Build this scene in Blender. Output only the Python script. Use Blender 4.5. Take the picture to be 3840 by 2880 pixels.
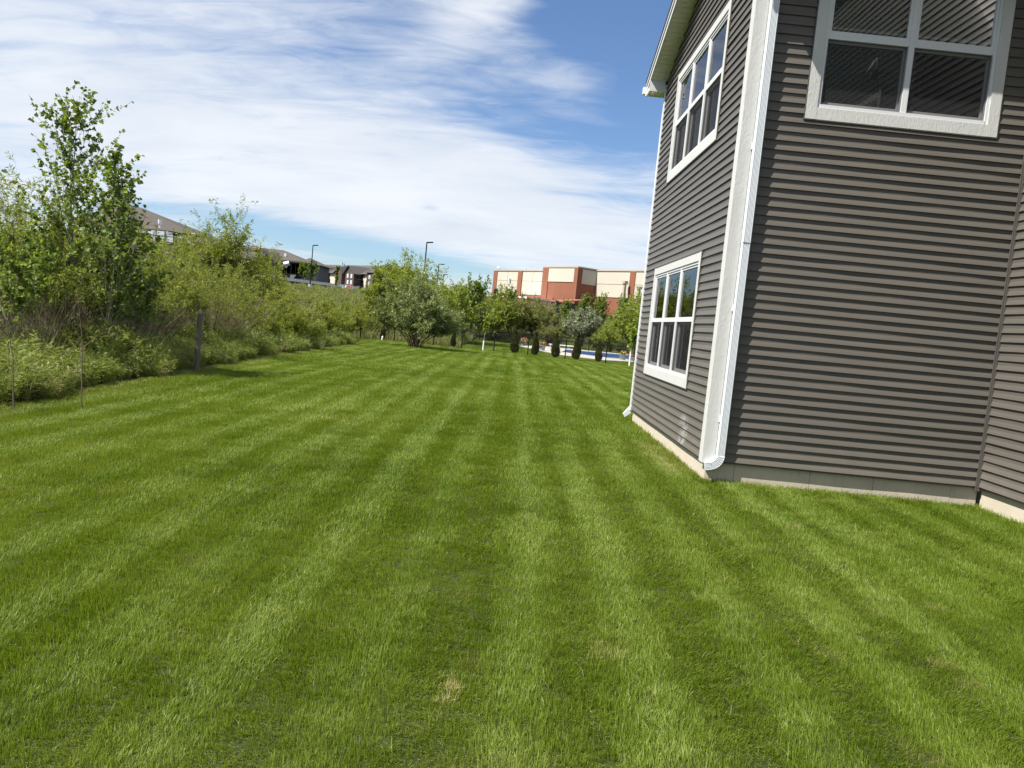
import bpy, math, random
import numpy as np
from mathutils import Vector, Matrix

# ------------------------------------------------------------------ clear
for o in list(bpy.data.objects): bpy.data.objects.remove(o)
SC = bpy.context.scene
COL = SC.collection

# ------------------------------------------------------------------ camera
PW, PH, FPX = 3840., 2880., 2949.3
YAW, PITCH, ROLL, CZ = 0.0090, 0.0765, 0.0988, 1.48
def cam_basis():
    cy, sy, cp, sp = math.cos(YAW), math.sin(YAW), math.cos(PITCH), math.sin(PITCH)
    f = np.array([sy*cp, cy*cp, -sp]); r = np.array([cy, -sy, 0.]); u = np.cross(r, f)
    c, s = math.cos(ROLL), math.sin(ROLL)
    return c*r + s*u, -s*r + c*u, f
CR, CU, CF = cam_basis()
cam = bpy.data.cameras.new('camera'); camo = bpy.data.objects.new('camera', cam); COL.objects.link(camo)
cam.sensor_width = 36; cam.sensor_fit = 'HORIZONTAL'; cam.lens = 36*FPX/PW
cam.clip_start = 0.05; cam.clip_end = 4000
camo.matrix_world = Matrix(((CR[0], CU[0], -CF[0], 0), (CR[1], CU[1], -CF[1], 0), (CR[2], CU[2], -CF[2], CZ), (0, 0, 0, 1)))
SC.camera = camo
def ray(px, py): return CF + (px-PW/2)/FPX*CR - (py-PH/2)/FPX*CU
def at(px, py, Y):
    d = ray(px, py); return np.array([0, 0, CZ]) + d*(Y/d[1])
def hit(px, py, p0, n):
    d = ray(px, py); o = np.array([0, 0, CZ]); n = np.array(n, float)
    return o + d*(np.dot(np.array(p0)-o, n)/np.dot(d, n))

# ------------------------------------------------------------------ sun, sky, exposure
SUNV = np.array([-2.2, -1.14, 3.3]); SUNV /= np.linalg.norm(SUNV)
sun = bpy.data.lights.new('sun', 'SUN'); suno = bpy.data.objects.new('sun', sun); COL.objects.link(suno)
sun.energy = 5.0; sun.angle = math.radians(.55); sun.color = (1., .95, .87)
suno.rotation_euler = Vector(SUNV).to_track_quat('Z', 'Y').to_euler(); suno.location = (-20, -8, 40)
W = bpy.data.worlds.new('World'); SC.world = W; W.use_nodes = True; W.cycles.sampling_method = 'NONE'
SC.view_settings.view_transform = 'Standard'; SC.view_settings.look = 'None'
SC.view_settings.exposure = 0.95; SC.view_settings.gamma = 1; SC.view_settings.use_curve_mapping = False
SC.cycles.use_denoising = True
SC.cycles.max_bounces = 5; SC.cycles.transparent_max_bounces = 10; SC.cycles.diffuse_bounces = 2; SC.cycles.glossy_bounces = 3; SC.cycles.transmission_bounces = 3
SC.cycles.caustics_reflective = False; SC.cycles.caustics_refractive = False

class NT:
    """small node tree writer"""
    def __init__(s, tree): s.t = tree; s.n = tree.nodes; s.l = tree.links
    def new(s, typ, **kw):
        n = s.n.new(typ)
        for k, v in kw.items(): setattr(n, k, v)
        return n
    def set(s, sock, v):
        if isinstance(v, bpy.types.NodeSocket): s.l.new(v, sock)
        else: sock.default_value = v
    def m(s, op, a, b=None, c=None, clamp=False):
        n = s.new('ShaderNodeMath', operation=op, use_clamp=clamp)
        for i, v in enumerate((a, b, c)):
            if v is not None: s.set(n.inputs[i], v)
        return n.outputs[0]
    def mix(s, f, a, b, mode='MIX'):
        n = s.new('ShaderNodeMix', data_type='RGBA', blend_type=mode)
        s.set(n.inputs[0], f); s.set(n.inputs[6], a); s.set(n.inputs[7], b); return n.outputs[2]
    def ramp(s, f, stops, interp='LINEAR'):
        n = s.new('ShaderNodeValToRGB'); r = n.color_ramp; r.interpolation = interp
        while len(r.elements) < len(stops): r.elements.new(.5)
        for e, (p, c) in zip(r.elements, stops):
            e.position = p; e.color = c if len(c) == 4 else (*c, 1)
        s.set(n.inputs[0], f); return n.outputs[0]
    def rng(s, v, a, b, c=0., d=1., kind='SMOOTHSTEP'):
        n = s.new('ShaderNodeMapRange', interpolation_type=kind)
        for i, x in enumerate((v, a, b, c, d)): s.set(n.inputs[i], x)
        return n.outputs[0]
    def noise(s, vec, scale, detail=4, rough=.5, dist=0.):
        n = s.new('ShaderNodeTexNoise')
        if vec is not None: s.set(n.inputs['Vector'], vec)
        n.inputs['Scale'].default_value = scale; n.inputs['Detail'].default_value = detail
        n.inputs['Roughness'].default_value = rough; n.inputs['Distortion'].default_value = dist
        return n.outputs[0]
    def mapping(s, vec, rot=(0, 0, 0), scale=(1, 1, 1), loc=(0, 0, 0)):
        n = s.new('ShaderNodeMapping'); s.set(n.inputs[0], vec)
        n.inputs[1].default_value = loc; n.inputs[2].default_value = rot; n.inputs[3].default_value = scale
        return n.outputs[0]

def build_world():
    t = NT(W.node_tree); t.n.clear()
    out = t.new('ShaderNodeOutputWorld'); bg = t.new('ShaderNodeBackground'); t.l.new(bg.outputs[0], out.inputs[0])
    sky = t.new('ShaderNodeTexSky', sky_type='NISHITA', sun_disc=False)
    sky.sun_elevation = math.asin(SUNV[2]); sky.sun_rotation = math.atan2(SUNV[0], SUNV[1])
    sky.air_density = 1.0; sky.dust_density = 0.6; sky.ozone_density = 2.2; sky.altitude = 300
    co = t.new('ShaderNodeTexCoord').outputs['Generated']
    sp = t.new('ShaderNodeSeparateXYZ'); t.l.new(co, sp.inputs[0]); x, y, z = sp.outputs
    zz = t.m('ADD', t.m('MAXIMUM', z, 0.0), 0.20)
    u = t.m('DIVIDE', x, zz); v = t.m('DIVIDE', y, zz)
    cv = t.new('ShaderNodeCombineXYZ'); t.set(cv.inputs[0], u); t.set(cv.inputs[1], v); P = cv.outputs[0]
    # streaky high cloud: fibres drawn out along one wind direction
    m1 = t.mapping(P, rot=(0, 0, math.radians(38)), scale=(.75, 1.9, 1), loc=(3.1, 1.7, 0))
    fib = t.noise(m1, 1.5, 7, .55, .8)
    m2 = t.mapping(P, rot=(0, 0, math.radians(12)), scale=(.8, 1.0, 1), loc=(.4, 2.2, 0))
    big = t.noise(m2, .62, 4, .5, .4)
    # az / el banks where this sky is thick or open
    az = t.m('ARCTAN2', x, y); el = t.m('ARCSINE', z)
    cover = t.m('ADD', t.m('MULTIPLY', t.m('SUBTRACT', fib, .5), 2.7), t.m('MULTIPLY', t.m('SUBTRACT', big, .5), 1.3))
    fine = t.noise(t.mapping(P, rot=(0, 0, math.radians(52)), scale=(1.2, 3.4, 1), loc=(7.3, 4.1, 0)), 3.2, 6, .6, 1.2)
    cover = t.m('ADD', cover, t.m('MULTIPLY', t.m('SUBTRACT', fine, .5), 1.3))
    cover = t.m('ADD', cover, .71)
    def bank(px, py, sx, sy, rot, amp):
        nonlocal cover
        d = ray(px, py); d = d/np.linalg.norm(d); a0 = math.atan2(d[0], d[1]); e0 = math.asin(d[2])
        da = t.m('SUBTRACT', az, a0); de = t.m('SUBTRACT', el, e0); c, s_ = math.cos(rot), math.sin(rot)
        p = t.m('DIVIDE', t.m('ADD', t.m('MULTIPLY', da, c), t.m('MULTIPLY', de, s_)), sx)
        q = t.m('DIVIDE', t.m('SUBTRACT', t.m('MULTIPLY', de, c), t.m('MULTIPLY', da, s_)), sy)
        g = t.m('EXPONENT', t.m('MULTIPLY', t.m('ADD', t.m('MULTIPLY', p, p), t.m('MULTIPLY', q, q)), -1.))
        cover = t.m('ADD', cover, t.m('MULTIPLY', g, amp))
    for b in BANKS: bank(*b)
    dens = t.rng(cover, -.30, 1.42, 0, 1)
    dens = t.m('MULTIPLY', dens, t.rng(z, -.02, .06, .35, 1))
    shade = t.noise(t.mapping(P, scale=(1, 1.6, 1), loc=(9, 2, 0)), 1.6, 5, .55, .3)
    ccol = t.ramp(shade, [(.3, (7.4, 8.0, 8.9)), (.65, (9.1, 9.4, 9.9))])
    skyc = t.mix(1.0, sky.outputs[0], (1.06, 1.22, 1.42, 1), 'MULTIPLY')
    col = t.mix(t.m('MULTIPLY', dens, .93), skyc, ccol)
    t.l.new(col, bg.inputs[0]); bg.inputs[1].default_value = 0.054
# (photo px, photo py, az sigma, el sigma, tilt, amount)
BANKS = [(2400, 420, .15, .22, 0, -1.15), (2200, 620, .16, .06, -.1, -.45), (1300, 250, .17, .05, .12, -.5), (1900, 250, .10, .05, .3, -.35), (2230, 90, .10, .05, 0, -.4),
         (850, 830, .20, .020, -.09, -.8), (1400, 945, .22, .020, -.07, -.85), (1650, 1010, .10, .022, -.05, -.7), (330, 30, .10, .025, 0, -.5), (1180, 470, .20, .03, 0, -.4),
         (300, 420, .30, .13, 0, .45), (1500, 690, .34, .07, -.05, .45), (1760, 70, .12, .03, .55, .65), (2050, 250, .16, .035, -.45, .6), (2250, 860, .30, .08, 0, .95), (1615, 780, .013, .007, 0, -.7), (1600, 640, .30, .05, -.1, .3)]
build_world()

# ------------------------------------------------------------------ materials
MATS = {}
def mat(name, col=(.5, .5, .5), rough=.6, spec=.5, metal=0., fn=None, bump=None):
    if name in MATS: return MATS[name]
    m = bpy.data.materials.new(name); m.use_nodes = True; t = NT(m.node_tree)
    b = t.n['Principled BSDF']; b.inputs['Base Color'].default_value = (*col, 1); b.inputs['Roughness'].default_value = rough
    b.inputs['Specular IOR Level'].default_value = spec; b.inputs['Metallic'].default_value = metal
    if fn: fn(t, b)
    MATS[name] = m; return m
def objco(t): return t.new('ShaderNodeTexCoord').outputs['Object']
def pos(t): return t.new('ShaderNodeNewGeometry').outputs['Position']
def bumpn(t, b, h, strength=.3, dist=.01):
    n = t.new('ShaderNodeBump'); n.inputs['Strength'].default_value = strength; n.inputs['Distance'].default_value = dist
    t.set(n.inputs['Height'], h); t.l.new(n.outputs[0], b.inputs['Normal'])
def vary(c1, c2, scale, bstr=0., bdist=.01, bscale=None, detail=5, stretch=(1, 1, 1)):
    def fn(t, b):
        p = t.mapping(pos(t), scale=stretch)
        t.l.new(t.mix(t.noise(p, scale, detail, .6), (*c1, 1), (*c2, 1)), b.inputs['Base Color'])
        if bstr: bumpn(t, b, t.noise(p, bscale or scale*6, 6, .65), bstr, bdist)
    return fn
def leaf_mat(name, c0, c1, c2, trans=.45, rough=.45, spec=.35, inst=False, dry=None):
    """leaf / blade material: hue from the tint attribute, light passes through"""
    if name in MATS: return MATS[name]
    m = bpy.data.materials.new(name); m.use_nodes = True; t = NT(m.node_tree); b = t.n['Principled BSDF']
    a = t.new('ShaderNodeAttribute', attribute_name='tint').outputs['Fac']
    if inst:
        i = t.new('ShaderNodeAttribute', attribute_name='itint', attribute_type='INSTANCER').outputs['Fac']
        a = t.m('ADD', t.m('MULTIPLY', a, .55), t.m('MULTIPLY', i, .45))
    else:
        r = t.new('ShaderNodeObjectInfo').outputs['Random']
        a = t.m('ADD', a, t.m('MULTIPLY', t.m('SUBTRACT', r, .5), .25), clamp=True)
    c = t.ramp(a, [(0, c0), (.5, c1), (1, c2)])
    if dry:
        d = t.new('ShaderNodeAttribute', attribute_name='idry', attribute_type='INSTANCER').outputs['Fac']
        c = t.mix(d, c, (*dry, 1))
    t.l.new(c, b.inputs['Base Color']); b.inputs['Roughness'].default_value = rough; b.inputs['Specular IOR Level'].default_value = spec
    tr = t.new('ShaderNodeBsdfTranslucent'); t.l.new(t.mix(1., c, (1.25, 1.2, .55, 1), 'MULTIPLY'), tr.inputs[0])
    mx = t.new('ShaderNodeMixShader'); mx.inputs[0].default_value = trans
    t.l.new(b.outputs[0], mx.inputs[1]); t.l.new(tr.outputs[0], mx.inputs[2]); t.l.new(mx.outputs[0], t.n['Material Output'].inputs[0])
    MATS[name] = m; return m

def siding_fn(t, b):
    p = pos(t)
    n = t.noise(t.mapping(p, scale=(1, 1, 6)), .9, 4, .55)
    c = t.mix(n, (.088, .079, .068, 1), (.106, .096, .083, 1))
    # chalky scuffs low on the window wall
    d = t.new('ShaderNodeVectorMath', operation='DISTANCE'); t.l.new(p, d.inputs[0]); d.inputs[1].default_value = (2.29, 9.86, .34)
    k = t.m('MULTIPLY', t.rng(d.outputs['Value'], .32, .10), t.rng(t.noise(p, 7., 5, .6), .42, .62))
    c = t.mix(t.m('MULTIPLY', k, .55), c, (.42, .42, .42, 1))
    # faint dust towards splash height
    sp = t.new('ShaderNodeSeparateXYZ'); t.l.new(p, sp.inputs[0])
    dirt = t.m('MULTIPLY', t.rng(sp.outputs[2], .7, .15), t.noise(p, 3.5, 5, .6))
    c = t.mix(t.m('MULTIPLY', dirt, .28), c, (.27, .24, .20, 1))
    t.l.new(c, b.inputs['Base Color'])
    bumpn(t, b, t.noise(t.mapping(p, scale=(.4, .4, 3)), 24, 4, .6), .12, .003)
SIDING = mat('vinyl_siding', rough=.48, spec=.35, fn=siding_fn)
JCH = mat('siding_channel', (.075, .067, .059), .5)
def trim_fn(t, b):
    p = objco(t)
    g = t.noise(t.mapping(p, scale=(1, 1, .28)), 46, 5, .6, .9)
    t.l.new(t.mix(t.noise(p, 2.5, 4), (.47, .47, .455, 1), (.54, .54, .52, 1)), b.inputs['Base Color'])
    bumpn(t, b, g, .8, .006)
TRIM = mat('textured_white_trim', rough=.55, fn=trim_fn)
WHITE = mat('white_vinyl', rough=.38, fn=vary((.57, .58, .59), (.63, .64, .65), 3))
ALU = mat('white_aluminium', rough=.32, fn=vary((.58, .61, .64), (.64, .67, .70), 4))
SOFFIT = mat('soffit_vinyl', rough=.5, fn=vary((.70, .72, .62), (.78, .79, .70), 3))
def conc_fn(t, b):
    p = pos(t)
    c = t.mix(t.noise(p, 2.2, 6, .6), (.40, .355, .28, 1), (.57, .51, .41, 1))
    c = t.mix(t.rng(t.noise(t.mapping(p, scale=(3, 3, .5)), 5., 5, .7), .55, .75, 0, .45), c, (.22, .20, .17, 1))
    t.l.new(c, b.inputs['Base Color']); bumpn(t, b, t.noise(p, 38, 7, .7), .45, .006)
CONC = mat('foundation_concrete', rough=.9, spec=.2, fn=conc_fn)
SHING = mat('roof_shingle', rough=.9, spec=.15, fn=vary((.03, .028, .026), (.07, .064, .058), 9, .4, .01))
def glass_mat(name, ior=1.75, tint=(.86, .9, .88)):
    m = bpy.data.materials.new(name); m.use_nodes = True; t = NT(m.node_tree); t.n.clear(); o = t.new('ShaderNodeOutputMaterial')
    fr = t.new('ShaderNodeFresnel'); fr.inputs[0].default_value = ior
    tb = t.new('ShaderNodeBsdfTransparent'); tb.inputs[0].default_value = (*tint, 1)
    g = t.new('ShaderNodeBsdfGlossy'); g.inputs['Roughness'].default_value = .012
    bn = t.new('ShaderNodeBump'); bn.inputs['Strength'].default_value = .015; bn.inputs['Distance'].default_value = .02
    t.l.new(t.noise(pos(t), 1.7, 2, .4), bn.inputs['Height']); t.l.new(bn.outputs[0], g.inputs['Normal'])
    mx = t.new('ShaderNodeMixShader'); t.l.new(fr.outputs[0], mx.inputs[0]); t.l.new(tb.outputs[0], mx.inputs[1]); t.l.new(g.outputs[0], mx.inputs[2])
    t.l.new(mx.outputs[0], o.inputs[0]); MATS[name] = m; return m
GLASS = glass_mat('window_glass')
def net_mat(name, col, dens, rough=.8):
    m = bpy.data.materials.new(name); m.use_nodes = True; t = NT(m.node_tree); t.n.clear(); o = t.new('ShaderNodeOutputMaterial')
    tb = t.new('ShaderNodeBsdfTransparent'); d = t.new('ShaderNodeBsdfDiffuse'); d.inputs[0].default_value = (*col, 1)
    mx = t.new('ShaderNodeMixShader'); mx.inputs[0].default_value = dens
    t.l.new(tb.outputs[0], mx.inputs[1]); t.l.new(d.outputs[0], mx.inputs[2]); t.l.new(mx.outputs[0], o.inputs[0]); MATS[name] = m; return m
SCREEN = net_mat('insect_screen', (.03, .031, .033), .48)
def link_mat():
    m = bpy.data.materials.new('chain_link'); m.use_nodes = True; t = NT(m.node_tree); t.n.clear(); o = t.new('ShaderNodeOutputMaterial')
    sp = t.new('ShaderNodeSeparateXYZ'); t.l.new(objco(t), sp.inputs[0]); x, y, z = sp.outputs
    def wires(s):
        q = t.m('FRACT', t.m('DIVIDE', s, .075)); return t.m('LESS_THAN', q, .10)
    h = t.m('ADD', x, t.m('MULTIPLY', y, .35))
    f = t.m('MAXIMUM', wires(t.m('ADD', h, z)), wires(t.m('SUBTRACT', h, z)))
    tb = t.new('ShaderNodeBsdfTransparent'); d = t.new('ShaderNodeBsdfDiffuse'); d.inputs[0].default_value = (.012, .012, .013, 1)
    mx = t.new('ShaderNodeMixShader'); t.l.new(f, mx.inputs[0]); t.l.new(tb.outputs[0], mx.inputs[1]); t.l.new(d.outputs[0], mx.inputs[2]); t.l.new(mx.outputs[0], o.inputs[0]); return m
LINK = link_mat()
BLACK = mat('black_powder_coat', (.010, .010, .011), .75, .15)
ROOMW = mat('room_paint', (.42, .41, .39), .8)
BLIND = mat('blind_slat', (.55, .57, .56), .5)
BARK = mat('grey_bark', rough=.85, spec=.2, fn=vary((.07, .055, .04), (.16, .13, .10), 9))
TWIG = mat('brown_twig', rough=.8, spec=.2, fn=vary((.09, .065, .045), (.17, .13, .09), 6))
PBARK = mat('pale_bark', rough=.8, spec=.2, fn=vary((.20, .19, .15), (.36, .34, .28), 8))
WOOD = mat('weathered_wood', rough=.9, spec=.15, fn=vary((.10, .086, .07), (.21, .185, .155), 5, .8, .02, 14, 6, (9, 9, .5)))
WILLOW = leaf_mat('willow_leaf', (.115, .16, .025), (.225, .285, .048), (.35, .39, .09), trans=.52)
WILLOW2 = leaf_mat('bright_willow_leaf', (.125, .165, .020), (.22, .265, .038), (.33, .345, .07), trans=.5)
SILVER = leaf_mat('silvery_leaf', (.085, .125, .032), (.16, .21, .060), (.33, .36, .20), trans=.35)
OLIVE = leaf_mat('grey_green_leaf', (.12, .15, .09), (.22, .25, .16), (.36, .38, .27), trans=.25)
POPLAR = leaf_mat('poplar_leaf', (.065, .11, .022), (.15, .22, .042), (.29, .34, .075), trans=.42, rough=.5, spec=.25)
DARKG = leaf_mat('shade_tree_leaf', (.075, .12, .016), (.155, .22, .034), (.24, .29, .058), trans=.48)
SPRUCE = leaf_mat('spruce_needles', (.012, .030, .014), (.028, .055, .026), (.06, .09, .05), trans=.1)
BSPRUCE = leaf_mat('blue_spruce_needles', (.020, .040, .036), (.045, .075, .07), (.09, .13, .125), trans=.1)
THUJA = leaf_mat('arborvitae_scales', (.040, .062, .012), (.095, .105, .022), (.19, .135, .045), trans=.15)
BROWNW = leaf_mat('brownish_willow_leaf', (.10, .12, .028), (.19, .208, .06), (.29, .285, .11), trans=.45)
YOUNG = leaf_mat('young_yellow_leaf', (.12, .19, .02), (.22, .31, .035), (.40, .42, .07))
GRASS = leaf_mat('lawn_blade', (.050, .094, .005), (.156, .228, .016), (.310, .368, .100), trans=.40, rough=.45, spec=.32, inst=True, dry=(.46, .38, .19))
MEADOW = leaf_mat('meadow_blade', (.085, .12, .020), (.165, .205, .040), (.27, .29, .09), trans=.35, inst=True, dry=(.36, .29, .17))
WEED = leaf_mat('weed_leaf', (.085, .13, .024), (.175, .225, .052), (.30, .335, .12), trans=.4, inst=True, dry=(.30, .26, .15))
REED = leaf_mat('dry_reed', (.16, .125, .085), (.27, .22, .155), (.40, .34, .25), trans=.2, inst=True, dry=(.2, .16, .12))

# ------------------------------------------------------------------ mesh helpers
def link(o, parent=None):
    COL.objects.link(o)
    if parent is not None: o.parent = parent
    return o
def tag(o, label=None, cat=None, group=None, kind=None):
    if label: o['label'] = label
    if cat: o['category'] = cat
    if group: o['group'] = group
    if kind: o['kind'] = kind
    return o
def empty(name, loc=(0, 0, 0), rz=0., label=None, cat=None, group=None):
    o = bpy.data.objects.new(name, None); o.location = loc; o.rotation_euler = (0, 0, rz); o.empty_display_size = .2
    COL.objects.link(o); return tag(o, label, cat, group)
class MB:
    def __init__(s): s.v = []; s.f = []
    def add(s, vs, fs):
        k = len(s.v); s.v += [tuple(map(float, p)) for p in vs]; s.f += [tuple(i+k for i in q) for q in fs]; return s
    def quad(s, a, b, c, d): return s.add([a, b, c, d], [(0, 1, 2, 3)])
    def poly(s, pts): return s.add(pts, [tuple(range(len(pts)))])
    def hexa(s, p):  # 8 points: bottom ring 0-3, top ring 4-7
        return s.add(p, [(3, 2, 1, 0), (4, 5, 6, 7), (0, 1, 5, 4), (1, 2, 6, 5), (2, 3, 7, 6), (3, 0, 4, 7)])
    def box(s, x0, x1, y0, y1, z0, z1):
        return s.hexa([(x0, y0, z0), (x1, y0, z0), (x1, y1, z0), (x0, y1, z0), (x0, y0, z1), (x1, y0, z1), (x1, y1, z1), (x0, y1, z1)])
    def fbox(s, F, a0, a1, b0, b1, c0, c1):  # box in a frame F(a, b, c)
        return s.hexa([F(a0, b0, c0), F(a1, b0, c0), F(a1, b1, c0), F(a0, b1, c0), F(a0, b0, c1), F(a1, b0, c1), F(a1, b1, c1), F(a0, b1, c1)])
    def tube(s, pts, rads, n=6, cap=True):
        pts = [np.array(p, float) for p in pts]
        if not hasattr(rads, '__len__'): rads = [rads]*len(pts)
        k = len(s.v); ref = np.array([0, 0, 1.])
        for i, p in enumerate(pts):
            t = pts[min(i+1, len(pts)-1)] - pts[max(i-1, 0)]; t = t/(np.linalg.norm(t)+1e-9)
            r = ref if abs(t[2]) < .9 else np.array([1., 0, 0])
            a = np.cross(t, r); a /= np.linalg.norm(a); b = np.cross(t, a)
            for j in range(n):
                q = p + rads[i]*(math.cos(2*math.pi*j/n)*a + math.sin(2*math.pi*j/n)*b); s.v.append(tuple(q))
        for i in range(len(pts)-1):
            for j in range(n):
                s.f.append((k+i*n+j, k+i*n+(j+1) % n, k+(i+1)*n+(j+1) % n, k+(i+1)*n+j))
        if cap:
            s.f.append(tuple(k+j for j in range(n))[::-1]); s.f.append(tuple(k+(len(pts)-1)*n+j for j in range(n)))
        return s
    def mesh(s, name):
        me = bpy.data.meshes.new(name); me.from_pydata(s.v, [], s.f); me.update(); return me
    def build(s, name, m, parent=None, smooth=False, label=None, loc=None):
        me = s.mesh(name)
        if loc is not None:
            l = np.array(loc); me.vertices.foreach_set('co', (np.array(s.v)-l).ravel())
        me.materials.append(m)
        if smooth: me.polygons.foreach_set('use_smooth', [True]*len(me.polygons))
        o = bpy.data.objects.new(name, me)
        if loc is not None: o.location = loc
        link(o, parent)
        if label: o['label'] = label
        return o
def np_mesh(name, V, quads, m, tint=None, smooth=False):
    me = bpy.data.meshes.new(name); k = quads.shape[1]
    me.vertices.add(len(V)); me.vertices.foreach_set('co', np.ascontiguousarray(V, np.float32).ravel())
    me.loops.add(quads.size); me.loops.foreach_set('vertex_index', quads.astype(np.int32).ravel())
    me.polygons.add(len(quads)); me.polygons.foreach_set('loop_start', np.arange(0, quads.size, k, dtype=np.int32))
    me.update(calc_edges=True); me.materials.append(m)
    if tint is not None:
        a = me.attributes.new('tint', 'FLOAT', 'FACE'); a.data.foreach_set('value', tint.astype(np.float32))
    if smooth: me.polygons.foreach_set('use_smooth', np.ones(len(quads), bool))
    return me
def norm(a): return a/(np.linalg.norm(a, axis=-1, keepdims=True)+1e-9)
LEAF = {'lance': [(0, 0), (.45, .5), (1, 0), (.45, -.5)],
        'heart': [(0, 0), (.12, .42), (.42, .5), (1, 0), (.42, -.5), (.12, -.42)],
        'blob': [(0, 0), (.35, .5), (.8, .38), (1, 0), (.8, -.38), (.35, -.5)]}
def leaf_mesh(name, P, D, N, L, Wd, m, tint, shape='lance', fold=.12):
    D = norm(D); S = norm(np.cross(N, D)); N = np.cross(D, S); T = LEAF[shape]; k = len(T)
    V = np.empty((len(P), k, 3))
    for i, (a, c) in enumerate(T):
        V[:, i] = P + D*(a*L)[:, None] + S*(c*Wd)[:, None] + N*((abs(c)*fold*2 - a*a*fold)*Wd)[:, None]
    return np_mesh(name, V.reshape(-1, 3), np.arange(len(P)*k).reshape(-1, k), m, tint)
def tube_mesh(name, lines, m, sides=4):
    """lines: list of (P[n,K,3], R[n,K])"""
    VV, QQ, off = [], [], 0
    for P, Rr in lines:
        n, K, _ = P.shape
        T = norm(np.gradient(P, axis=1)); ref = np.tile(np.array([.31, .17, .93]), (n, K, 1))
        A = norm(np.cross(T, ref)); B = np.cross(T, A)
        ang = np.arange(sides)*2*math.pi/sides
        V = P[:, :, None, :] + Rr[:, :, None, None]*(np.cos(ang)[None, None, :, None]*A[:, :, None, :] + np.sin(ang)[None, None, :, None]*B[:, :, None, :])
        idx = off + np.arange(n*K*sides).reshape(n, K, sides)
        a = idx[:, :-1]; b = idx[:, 1:]
        Q = np.stack([a, np.roll(a, -1, 2), np.roll(b, -1, 2), b], -1).reshape(-1, 4)
        VV.append(V.reshape(-1, 3)); QQ.append(Q); off += n*K*sides
    return np_mesh(name, np.concatenate(VV), np.concatenate(QQ), m, None, True)

# ------------------------------------------------------------------ terrain
def gz(x, y):
    x = np.asarray(x, float); y = np.asarray(y, float)
    b = -.06 - .00022*np.clip(y-12, 0, 42)**2
    q = np.clip((x+9)/6, 0, 1); y0 = 57+19*q*q*(3-2*q)
    t = np.clip((y-y0)/(150-y0), 0, 1)
    r = 4.75*t*(2-t) + .012*np.clip(y-150, 0, 200)
    rough = .10*np.sin(x*.31+1.2)*np.sin(y*.23)*np.clip((y-80)/30, 0, 1)
    side = -.12*np.clip((-x-7)/4, 0, 1)*np.clip(1-(y-50)/10, 0, 1)
    return b + r + rough + side
def gzf(x, y): return float(gz(x, y))
def gp(px, py):
    """photo pixel -> point on the terrain"""
    d = ray(px, py); lo = None
    for t in np.concatenate([np.arange(1, 60, .25), np.arange(60, 400, .5)]):
        p = np.array([0, 0, CZ]) + d*t/d[1]
        if p[2] <= gz(p[0], p[1]): return np.array([p[0], p[1], gzf(p[0], p[1])])
    p = np.array([0, 0, CZ]) + d*60/d[1]; p[2] = gzf(p[0], p[1]); return p
def onground(x, y, dz=0.): return (x, y, gzf(x, y)+dz)

def build_ground():
    xs = np.unique(np.concatenate([np.linspace(-900, -60, 22), np.linspace(-60, 60, 81), np.linspace(60, 900, 22)]))
    ys = np.unique(np.concatenate([np.linspace(-300, -10, 12), np.linspace(-10, 160, 115), np.linspace(160, 1800, 40)]))
    X, Y = np.meshgrid(xs, ys); V = np.stack([X, Y, gz(X, Y)], -1).reshape(-1, 3)
    i = np.arange(len(xs)*len(ys)).reshape(len(ys), len(xs))
    Q = np.stack([i[:-1, :-1], i[:-1, 1:], i[1:, 1:], i[1:, :-1]], -1).reshape(-1, 4)
    def fn(t, b):
        p = pos(t); n = t.noise(p, .35, 6, .6); n2 = t.noise(p, 9, 4, .6); n3 = t.rng(t.noise(p, 210, 3, .6), .35, .65)
        c = t.mix(n, (.036, .052, .012, 1), (.060, .078, .020, 1)); c = t.mix(t.m('MULTIPLY', n2, .35), c, (.070, .058, .034, 1)); c = t.mix(n3, (.020, .026, .008, 1), c)
        t.l.new(c, b.inputs['Base Color']); bumpn(t, b, n2, .6, .05)
    me = np_mesh('ground', V, Q, mat('ground_soil', rough=.95, spec=.1, fn=fn), None, True)
    o = link(bpy.data.objects.new('ground', me)); tag(o, 'rolling green ground under lawn and meadow', kind='structure')
build_ground()

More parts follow.
